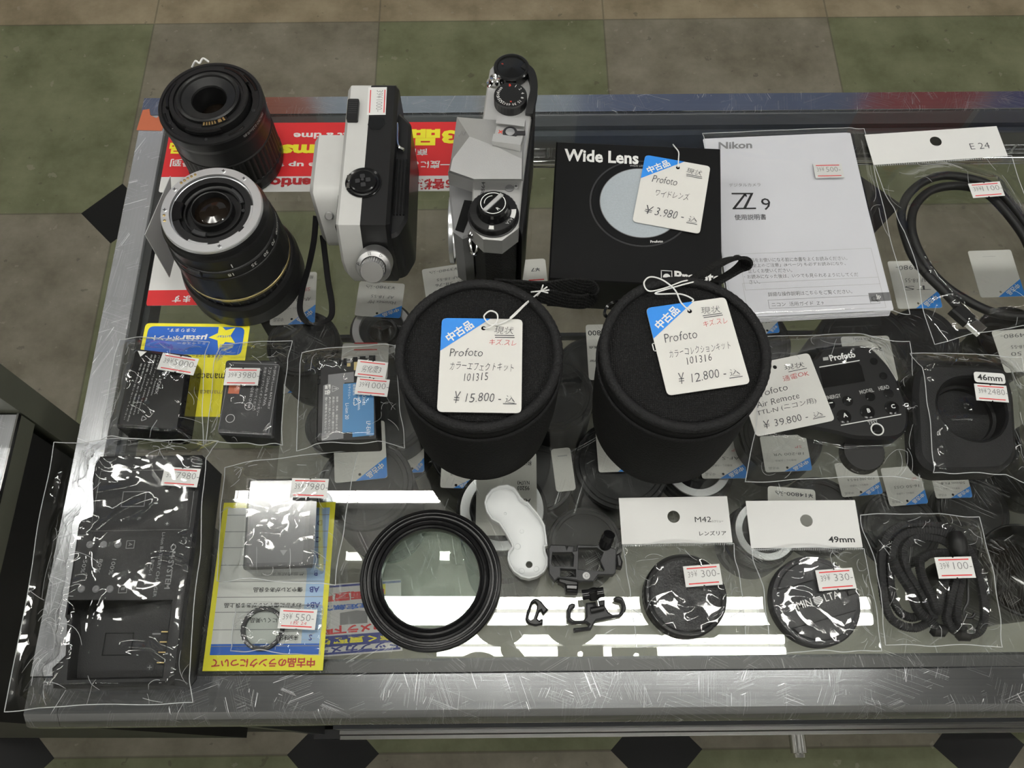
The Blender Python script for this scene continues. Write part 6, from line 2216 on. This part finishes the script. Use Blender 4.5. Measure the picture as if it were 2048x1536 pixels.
def lpt(s, x0, x1, y, hpx, mm, bold=0.04, back=None):
    npt(t, f, s, x0, x1, y, hpx, mm, bold, hL)


rect(t, f, 0.02, 0.02, 0.98, 0.05, 'navy', 0.0003)
v = npx(700, 1280, f, hL)[1]
rect(t, f, 0.0, v - 0.075, 1.0, v + 0.075, 'navy', 0.0003)
lpt('トップカメラ', 632, 797, 1296, 15, 'navy')
lpt('高く買取り', 640, 790, 1279, 13, 'yellow')
lpt('カメラ下取り', 620, 770, 1258, 17, 'red', 0.05)
lpt('査定無料', 640, 745, 1214, 11, 'royal')
lpt('高価買取', 632, 770, 1192, 19, 'red', 0.05)
ua, va = npx(735, 1246, f, hL)
ub, vb = npx(680, 1226, f, hL)
flat(t, f, [(ua, va), (ub, va), (ub, vb), (ua + (ub - ua) * 0.4, vb + 0.02), (ua, vb)], 'gink', 0.0003)
rect(t, f, 0.0, 0.955, 1.0, 0.985, 'navy', 0.0003)
rect(t, f, 0.16, 0.80, 0.28, 0.95, 'yellow', 0.0003)
tag(t.build('leaflet', smooth=False, origin=f.p(0.5, 0.5)), 'shop leaflet with red and navy lettering inside the case, below the big filter ring', 'leaflet')

# ------------------------------------------------------------------ big filter ring
c = W(861, 1156, 0.006)
rf = solid('large stepped black filter ring with green-coated glass lying flat', 'filter ring', 'filter_ring', V(c.x, c.y, T))
mb = MB().lathe(V(c.x, c.y, T), [(0.0375, 0.0003), (0.0400, 0.0006), (0.0405, 0.0016), (0.0405, 0.0042), (0.0400, 0.0050), (0.0388, 0.0053), (0.0384, 0.0046), (0.0378, 0.0046), (0.0375, 0.0060), (0.0366, 0.0063), (0.0362, 0.0054), (0.0352, 0.0054), (0.0349, 0.0074), (0.0338, 0.0077), (0.0332, 0.0064), (0.0322, 0.0060), (0.0318, 0.0082), (0.0308, 0.0085), (0.0303, 0.0070), (0.0292, 0.0064), (0.0286, 0.0080), (0.0281, 0.0082), (0.0279, 0.0050), (0.0279, 0.0012), (0.0375, 0.0003)], 'ringblack', 128)
mb.build('ring_body', rf)
MB().lathe(V(c.x, c.y, T + 0.0050), [(0.0282, 0), (0, 0)], 'filterglass', 96).build('ring_glass', rf)

# ------------------------------------------------------------------ white battery door
def P48(pts, h):
    return pxs(pts, h, sc=4.8, off=(900, 900))


HD = 0.008
out = [(330, 500), (345, 440), (395, 372), (475, 335), (555, 328), (620, 355), (655, 402), (680, 448), (725, 490), (750, 492), (800, 555), (870, 640), (912, 720), (930, 850), (937, 915), (915, 925), (920, 975), (942, 1030), (940, 1110), (905, 1168), (840, 1212), (760, 1234), (680, 1215), (610, 1165), (570, 1100), (550, 1040), (558, 975), (595, 925), (585, 890), (530, 790), (470, 700), (400, 662), (350, 590)]
wo = ccw(P48(out, HD))
wi = inset(wo, 0.0011)
dr = solid('white plastic battery door lying hollow side up beside the big ring', 'battery door', 'battery_door', cen(wo))
MB().prism(wo, T + 0.0003, T + HD, 'white', 0.0005, holes=[wi]).build('rim_wall', dr)
hole = [tuple(W(900 + 760 / 4.8, 900 + 1097 / 4.8, 0.003)[:2])]
mb = MB().prism(inset(wo, 0.0008), T + 0.0004, T + 0.0022, 'white', 0.0, holes=[circ(hole[0], 0.0020, 20)])
for x, y, r in ((530, 610, 0.0010), (690, 780, 0.0014), (650, 925, 0.0020), (690, 1160, 0.0018), (830, 1140, 0.0018)):
    p = W(900 + x / 4.8, 900 + y / 4.8, 0.0022)
    mb.lathe(p, [(r, -0.0001), (r * 0.95, 0.0003), (r * 0.8, 0.0003), (r * 0.7, 0.0001), (0, 0.0001)], 'white', 20)
mb.build('door_floor', dr)

# ------------------------------------------------------------------ black bracket
HK = 0.012
out = [(945, 945), (965, 908), (1115, 912), (1120, 958), (1128, 918), (1196, 922), (1190, 966), (1212, 962), (1222, 908), (1400, 915), (1440, 900), (1560, 935), (1600, 955), (1600, 1010), (1592, 1180), (1570, 1200), (1425, 1200), (1380, 1262), (1242, 1262), (1200, 1250), (1040, 1225), (1005, 1262), (950, 1190)]
h1 = [(985, 985), (1170, 985), (1188, 1010), (1180, 1115), (1000, 1112), (975, 1085)]
h2 = [(1235, 942), (1410, 940), (1470, 985), (1440, 1060), (1480, 1150), (1470, 1162), (1232, 1145)]
h3 = [(1062, 1140), (1205, 1150), (1205, 1215), (1062, 1210)]
wb = P48(out, HK)
br = solid('black plastic camera bracket with open frame beside the white battery door', 'bracket', 'camera_bracket', cen(wb))
MB().prism(wb, T + 0.006, T + HK, 'dark', 0.0006, holes=[P48(h1, HK), P48(h2, HK), P48(h3, HK)]).build('frame', br)
mb = MB().prism(P48([(1035, 1215), (1235, 1215), (1232, 1300), (1228, 1370), (1115, 1365), (1100, 1290), (1040, 1270)], 0.009), T + 0.0004, T + 0.009, 'black', 0.0008)
mb.prism(P48([(1110, 1285), (1232, 1290), (1228, 1345), (1112, 1338)], 0.011), T + 0.008, T + 0.0108, 'blackg', 0.0008)
mb.build('clamp_foot', br)
mb = MB().prism(P48([(1440, 1050), (1480, 985), (1560, 975), (1605, 1010), (1600, 1140), (1560, 1170), (1480, 1160), (1445, 1110)], 0.011), T + 0.0004, T + 0.011, 'blackg', 0.0015)
mb.prism(P48([(1590, 1000), (1630, 990), (1660, 1070), (1650, 1130), (1605, 1120)], 0.012), T + 0.004, T + 0.012, 'black', 0.001)
mb.build('hinge', br)
a, b = W(900 + 1480 / 4.8, 900 + 925 / 4.8, 0.010), W(900 + 1530 / 4.8, 900 + 810 / 4.8, 0.018)
ax = (b - a).normalized()
MB().lathe(a, [(0, 0), (0.0036, 0), (0.0040, 0.002), (0.0040, (b - a).length - 0.003), (0.0034, (b - a).length), (0, (b - a).length)], 'blackg', 28, axis=ax).build('thumb_knob', br)
c = W(900 + 1308 / 4.8, 900 + 1207 / 4.8, HK)
MB().lathe(c, [(0.0021, 0.0), (0.0020, 0.0004), (0.0012, 0.0004), (0.0010, 0.0001), (0.0005, 0.0006), (0, 0.0006)], 'lgrey', 24).build('screw', br)


# ------------------------------------------------------------------ clip and hook
def P49(pts, h):
    return pxs(pts, h, sc=4.876, off=(900, 1150))


out = [(735, 420), (742, 380), (785, 265), (805, 238), (832, 228), (862, 235), (890, 258), (930, 305), (958, 336), (915, 380), (902, 372), (890, 345), (872, 355), (850, 425), (872, 442), (884, 428), (906, 428), (906, 478), (845, 494), (830, 494), (780, 482), (748, 455)]
wq = P49(out, 0.004)
cl = solid('small black plastic strap clip lying left of the double hook', 'clip', 'strap_clip', cen(wq))
MB().prism(wq, T + 0.0003, T + 0.004, 'black', 0.0008, holes=[P49([(762, 415), (785, 330), (805, 275), (830, 262), (852, 290), (848, 335), (815, 425), (785, 440)], 0.004)]).build('clip_body', cl)
out = [(1148, 440), (1143, 330), (1158, 290), (1190, 274), (1218, 280), (1222, 304), (1200, 322), (1180, 342), (1178, 415), (1210, 442), (1300, 442), (1330, 405), (1328, 270), (1400, 262), (1510, 240), (1512, 300), (1545, 360), (1590, 385), (1640, 382), (1675, 348), (1684, 292), (1668, 258), (1640, 252), (1608, 238), (1603, 216), (1640, 207), (1682, 215), (1706, 260), (1720, 320), (1714, 348), (1682, 392), (1430, 440), (1402, 480), (1380, 526), (1214, 550), (1206, 516), (1340, 504), (1356, 482), (1330, 462), (1190, 472)]
wq = P49(out, 0.007)
hk = solid('black plastic double hook with thumb screw lying left of the M42 bag', 'hook', 'double_hook', cen(wq))
MB().prism(wq, T + 0.0003, T + 0.007, 'dark', 0.0008).build('hook_body', hk)
k = lambda x, y, h: W(900 + x / 4.876, 1150 + y / 4.876, h)
mb = MB()
mb.tube([k(1288, 195, 0.013), k(1500, 165, 0.014)], 0.0028, 'blackg', 14, rf=None)
mb.tube([k(1388, 150, 0.015), k(1410, 225, 0.012)], 0.0032, 'blackg', 14)
mb.tube([k(1425, 215, 0.012), k(1445, 300, 0.010)], 0.0011, 'chrome', 12)
mb.tube([k(1372, 345, 0.0088), k(1500, 318, 0.0088)], 0.0017, 'black', 12)
mb.build('thumb_screw', hk)

# ------------------------------------------------------------------ second-hand lenses standing on the shelf inside the case
def under_h(q):
    w = 0.5 * (math.hypot(q[1][0] - q[0][0], q[1][1] - q[0][1]) + math.hypot(q[2][0] - q[3][0], q[2][1] - q[3][1]))
    yc = (sum(p[1] for p in q) / 4 - 768) / FPX
    return CAMH - FPX * 0.046 / w * (SP + yc * CP)


SH = -0.3768
_lens = {}


def shelf_lens(label, x, y, r, h, kind):
    """a dark lens on the shelf whose top centre shows at (x, y); h = height of that top"""
    p = W(x, y, h)
    UT.append([label, p.x, p.y, r * 0.93, h, kind])


def settle():
    """nudge the standing lenses apart and keep them inside the case"""
    for it in range(400):
        for a in UT:
            for b in UT:
                if a is b:
                    continue
                dx, dy = b[1] - a[1], b[2] - a[2]
                d = math.hypot(dx, dy)
                need = a[3] + b[3] + 0.0012
                if d < need:
                    k = (need - d) * 0.25 / max(d, 1e-6)
                    a[1] -= dx * k
                    a[2] -= dy * k
                    b[1] += dx * k
                    b[2] += dy * k
        for a in UT:
            q = V(a[1], a[2], 0) - V(C0.x, C0.y, 0)
            u, v = q.dot(CX), q.dot(CYY)
            u = min(max(u, 0.018 + a[3] / 0.93), CW - a[3])
            v = min(max(v, 0.020 + a[3] / 0.93), CD - 0.022 - a[3] / 0.93)
            p = K(u, v)
            a[1], a[2] = p.x, p.y
    for a in UT:
        make_lens(*a)


def make_lens(label, x, y, r, h, kind):
    p = V(x, y, 0)
    H = h - SH
    if kind == 2 and H < 0.06:
        kind = 0
    t = thing('camera_lens', label, 'lens', V(p.x, p.y, T + SH), 'second-hand lenses inside the case')
    o = V(p.x, p.y, T + SH)
    if kind == 0:      # front cap up
        MB().lathe(o, [(0, 0.0003), (r * 0.93, 0.0003), (r * 0.95, 0.004), (r * 0.95, H * 0.3), (r, H * 0.34), (r, H - 0.004), (r * 0.97, H - 0.001), (r * 0.9, H - 0.001)], 'black', 56).build('barrel', t)
        MB().lathe(o, [(r * 0.955, H * 0.10), (r * 0.97, H * 0.11), (r * 0.97, H * 0.111, 0.0008), (r * 0.97, H * 0.28, 0.0008), (r * 0.955, H * 0.29)], 'rubber', 90).build('grip_ring', t)
        MB().lathe(o, [(r * 0.9, H - 0.0012), (r * 0.88, H), (r * 0.80, H), (r * 0.78, H - 0.0006), (0, H - 0.0006)], 'black', 48).build('front_cap', t)
    elif kind == 1:    # metal mount up
        MB().lathe(o, [(0, 0.0003), (r * 0.97, 0.0003), (r, 0.004), (r, H * 0.55), (r * 0.94, H * 0.6), (r * 0.94, H - 0.004), (r * 0.86, H - 0.002)], 'black', 56).build('barrel', t)
        MB().lathe(o, [(r * 0.86, H - 0.002), (r * 0.85, H), (r * 0.66, H), (r * 0.64, H - 0.003)], 'mount', 64).build('mount_ring', t)
        MB().lathe(o, [(r * 0.64, H - 0.003), (r * 0.45, H - 0.005), (r * 0.42, H - 0.003), (r * 0.36, H - 0.004)], 'black', 48).build('inner_tube', t)
        MB().lathe(o, [(r * 0.36, H - 0.005), (0, H - 0.0035)], 'lensglass', 32).build('rear_element', t)
    else:              # open hood up
        MB().lathe(o, [(0, 0.0003), (r * 0.85, 0.0003), (r * 0.87, 0.004), (r * 0.87, H * 0.5), (r * 0.9, H * 0.55), (r, H - 0.002), (r * 0.98, H), (r * 0.95, H), (r * 0.86, H - 0.028), (r * 0.80, H - 0.030)], 'black', 56).build('barrel', t)
        MB().lathe(o, [(r * 0.80, H - 0.030), (r * 0.5, H - 0.027), (0, H - 0.025)], 'lensglass', 40).build('front_element', t)
    return t


UT = []


def under_tag(label, q, lines=(), used=True, lens=None, h=None):
    hh = under_h(q) if h is None else h
    hh = max(min(hh, -0.10), -0.345)
    if used:
        price_tag('price_tag', label, rotq(q), hh, [(s, u, v, x, w, m_, 0) for (s, u, v, x, w, m_) in lines], None, None, 'price tags inside the case')
    else:
        f = Frame(rotq(q), hh)
        mb = MB()
        plate(mb, f, rpoly([(0, 0), (f.w, 0), (f.w, f.h), (0, f.h)], 0.0035), 'card', 0.0004)
        for (s, u, v, x, w, m_) in lines:
            if s == '_':
                rect(mb, f, u, v, u + w, v + 0.03, m_, 0.0006)
            else:
                text(mb, f, s, u, v, x, m_, w=w, al='l', lift=0.0006, bold=0.01)
        tag(mb.build('price_tag', smooth=False, origin=f.p(0.5, 0.5)), label, 'price tag', 'price tags inside the case')
    return hh


def pr(s):
    """the usual printed lines of a tag"""
    return [('中古品', 0.70, 0.10, 0.07, 0.22, 'pen'), ('機種なし・付属品', 0.30, 0.30, 0.05, 0.45, 'pen'), (s, 0.12, 0.47, 0.07, 0.66, 'ink'), ('SP', 0.14, 0.66, 0.07, 0.14, 'redpen'), ('税込', 0.08, 0.90, 0.08, 0.16, 'ink')]


def hw(s, p):
    return [(s, 0.15, 0.42, 0.09, 0.6, 'pen'), ('AF 18-55', 0.2, 0.58, 0.08, 0.5, 'pen'), (p, 0.2, 0.85, 0.10, 0.65, 'pen')]


h = under_tag('printed tag inside the case showing through the strap loop', [(546, 546), (627, 546), (637, 645), (540, 653)], pr('AF-S 18-105 ED'))
shelf_lens('black lens inside the case below the strap loop', 598, 612, 0.040, h - 0.004, 0)
h = under_tag('hand-written tag inside the case below the pocket camera dial', [(721, 566), (814, 565), (797, 640), (707, 628)], hw('Hanimex MF', '¥3980-込'))
shelf_lens('lens with a metal ring inside the case below the pocket camera dial', 745, 606, 0.037, h - 0.004, 1)
h = under_tag('hand-written tag inside the case between pocket camera and left pouch', [(846, 537), (934, 528), (940, 586), (850, 604)], hw('EF 38-76', '¥3980-込'))
shelf_lens('black lens inside the case between the pocket camera and the left pouch', 872, 590, 0.038, h - 0.004, 2)
h = under_tag('hand-written tag inside the case between the film camera and the black box', [(1030, 522), (1092, 516), (1096, 590), (1034, 592)], [('_', 0.1, 0.2, 0, 0.5, 'red'), ('_', 0.1, 0.4, 0, 0.5, 'red'), ('¥7', 0.2, 0.7, 0.1, 0.3, 'pen')], False, h=-0.29)
shelf_lens('black lens inside the case hidden behind the left pouch loop', 1062, 600, 0.036, -0.294, 0)
h = under_tag('printed tag for 4.400 inside the case behind the middle battery', [(521, 690), (613, 678), (619, 780), (566, 787)], [('¥4,400', 0.42, 0.90, 0.10, 0.5, 'ink')] + pr('AF-P DX 55mm')[:4])
shelf_lens('black lens inside the case behind the bag of the middle battery', 650, 728, 0.034, h - 0.004, 0)
h = under_tag('plain tag with a red-lined sticker inside the case behind the right battery', [(685, 687), (778, 686), (775, 760), (680, 760)], [('_', 0.25, 0.80, 0, 0.5, 'red'), ('_', 0.25, 0.98, 0, 0.5, 'red'), ('_', 0.25, 0.62, 0, 0.4, 'lgrey')], False, h=-0.26)
shelf_lens('black lens inside the case behind the bag of the right battery', 722, 735, 0.042, -0.266, 0)
h = under_tag('tag with red writing inside the case in front of the right battery', [(670, 850), (773, 842), (771, 955), (666, 968)], [('税込', 0.55, 0.82, 0.09, 0.2, 'red'), ('ニコン', 0.2, 0.72, 0.07, 0.25, 'pen'), ('キズ', 0.35, 0.55, 0.1, 0.22, 'redpen')])
shelf_lens('black lens inside the case in front of the right battery', 760, 920, 0.045, h - 0.004, 0)
h = under_tag('small tag inside the case left of the foot of the left pouch', [(796, 868), (848, 866), (848, 944), (808, 947)], [('_', 0.1, 0.5, 0, 0.6, 'lgrey')], True, h=-0.30)
shelf_lens('black lens inside the case at the left foot of the left pouch', 842, 900, 0.044, -0.304, 2)
h = under_tag('tag inside the case just behind the big filter ring', [(880, 918), (948, 922), (946, 976), (884, 977)], [('A6037', 0.2, 0.5, 0.12, 0.5, 'pen')], True, h=-0.25)
h = under_tag('large plain tag inside the case under the white battery door', [(952, 904), (1073, 904), (1074, 1071), (953, 1071)], [('税込', 0.08, 0.86, 0.06, 0.14, 'ink'), ('N.U743', 0.12, 0.62, 0.045, 0.2, 'ink'), ('95203', 0.12, 0.555, 0.05, 0.2, 'ink'), ('AF-S 24-70', 0.1, 0.40, 0.06, 0.6, 'ink')], False)
shelf_lens('large lens with a metal ring inside the case under the white battery door', 1014, 1000, 0.040, h - 0.006, 1)
h = under_tag('narrow tag inside the case between the feet of the two pouches', [(1096, 900), (1152, 893), (1140, 982), (1118, 983)], [('_', 0.2, 0.8, 0, 0.5, 'lgrey')], False, h=-0.27)
shelf_lens('black lens inside the case between the feet of the two pouches', 1130, 830, 0.040, -0.24, 0)
h = under_tag('tag inside the case under the left side of the right pouch', [(1185, 820), (1292, 820), (1284, 940), (1200, 947)], [('¥19,800', 0.2, 0.6, 0.1, 0.6, 'pen')], True)
shelf_lens('broad black lens inside the case in front of the right pouch', 1215, 950, 0.050, h - 0.005, 0)
h = under_tag('narrow printed tag inside the case between the pouches', [(1170, 650), (1252, 648), (1246, 759), (1179, 760)], [(',800', 0.55, 0.85, 0.11, 0.4, 'ink'), ('単焦点', 0.55, 0.58, 0.05, 0.4, 'ink'), ('Tele converter', 0.35, 0.33, 0.05, 0.6, 'ink')], False)
shelf_lens('black lens inside the case behind the narrow tag between the pouches', 1165, 690, 0.045, h - 0.006, 0)
h = under_tag('printed tag inside the case right of the foot of the right pouch', [(1398, 875), (1490, 870), (1488, 959), (1402, 955)], pr('AF-S E7'))
shelf_lens('black lens inside the case right of the foot of the right pouch', 1442, 930, 0.043, h - 0.004, 1)
h = under_tag('blue tag corner inside the case below the booklet edge', [(1500, 612), (1552, 606), (1554, 667), (1515, 668)], [('AF-S', 0.3, 0.4, 0.1, 0.4, 'ink')], True, h=-0.26)
shelf_lens('black lens inside the case below the booklet', 1560, 690, 0.050, -0.27, 0)
h = under_tag('printed tag inside the case peeping out above the flash trigger', [(1690, 674), (1784, 672), (1790, 762), (1688, 764)], [('(税込 KSA DSA)', 0.15, 0.94, 0.07, 0.6, 'ink'), ('24-105', 0.2, 0.7, 0.08, 0.4, 'pen')], False)
shelf_lens('black lens inside the case above the flash trigger', 1690, 690, 0.052, h - 0.01, 0)
h = under_tag('hand-written tag with red lines inside the case above the square hood', [(1802, 657), (1880, 646), (1920, 722), (1822, 736)], [('_', 0.5, 0.85, 0, 0.25, 'red'), ('_', 0.5, 0.66, 0, 0.25, 'red'), ('Hanimex', 0.15, 0.25, 0.1, 0.4, 'pen'), ('42-76 MF', 0.25, 0.42, 0.1, 0.4, 'pen')], True)
shelf_lens('lens with a metal ring inside the case above the square hood', 1955, 720, 0.040, h - 0.01, 1)
h = under_tag('hand-written tag inside the case behind the cable bag, left one', [(1780, 523), (1864, 521), (1882, 616), (1790, 618)], hw('TS', '¥2980-'))
shelf_lens('black lens inside the case beside the right edge of the booklet', 1830, 610, 0.040, h - 0.005, 0)
h = under_tag('plain tag inside the case showing through the cable loop', [(1940, 502), (2025, 500), (2046, 592), (1956, 596)], [('_', 0.4, 0.86, 0, 0.3, 'lgrey')], True)
shelf_lens('black lens inside the case showing through the cable loop', 1960, 575, 0.040, h - 0.005, 2)
h = under_tag('hand-written tag inside the case at the right edge above the square hood', [(1992, 664), (2080, 655), (2098, 740), (2000, 745)], hw('MF 50', '¥4980-'))
h = under_tag('printed tag inside the case below the flash trigger tag', [(1520, 872), (1612, 870), (1623, 940), (1530, 946)], pr('18-200 VR')[:4])
shelf_lens('black lens inside the case below the flash trigger tag', 1560, 930, 0.046, h - 0.005, 0)
h = under_tag('printed tag inside the case behind the 49mm card, left of three', [(1668, 925), (1752, 922), (1762, 986), (1684, 997)], pr('E70-300 F4-5.6'))
shelf_lens('black lens inside the case behind the 49mm card', 1700, 985, 0.044, h - 0.005, 0)
h = under_tag('printed tag inside the case behind the cord bag, middle of three', [(1764, 936), (1842, 932), (1850, 1006), (1776, 1014)], pr('16-50 OSS'))
shelf_lens('black lens inside the case behind the cord bag', 1800, 1000, 0.042, h - 0.005, 0)
h = under_tag('printed tag inside the case above the cord bag, right of three', [(1862, 935), (1935, 933), (1940, 995), (1868, 997)], pr('50mm F1.8'))
shelf_lens('black lens inside the case above the right corner of the cord bag', 1890, 1000, 0.040, h - 0.005, 2)
h = under_tag('hand-written tag for 14800 inside the case behind the 49mm card', [(1536, 968), (1632, 984), (1632, 1050), (1536, 1050)], [('¥14800-込', 0.05, 0.82, 0.13, 0.8, 'pen')], False)
shelf_lens('lens with a metal ring inside the case behind the 49mm card', 1575, 1010, 0.036, h - 0.004, 1)
shelf_lens('black lens inside the case below the square hood', 1985, 960, 0.046, -0.29, 0)
shelf_lens('black lens inside the case right of the cord bag', 2035, 1110, 0.044, -0.24, 2)
shelf_lens('black lens inside the case behind the white battery door', 1105, 960, 0.036, -0.27, 0)
shelf_lens('black lens inside the case left of the M42 bag', 1190, 1010, 0.038, -0.30, 0)
settle()
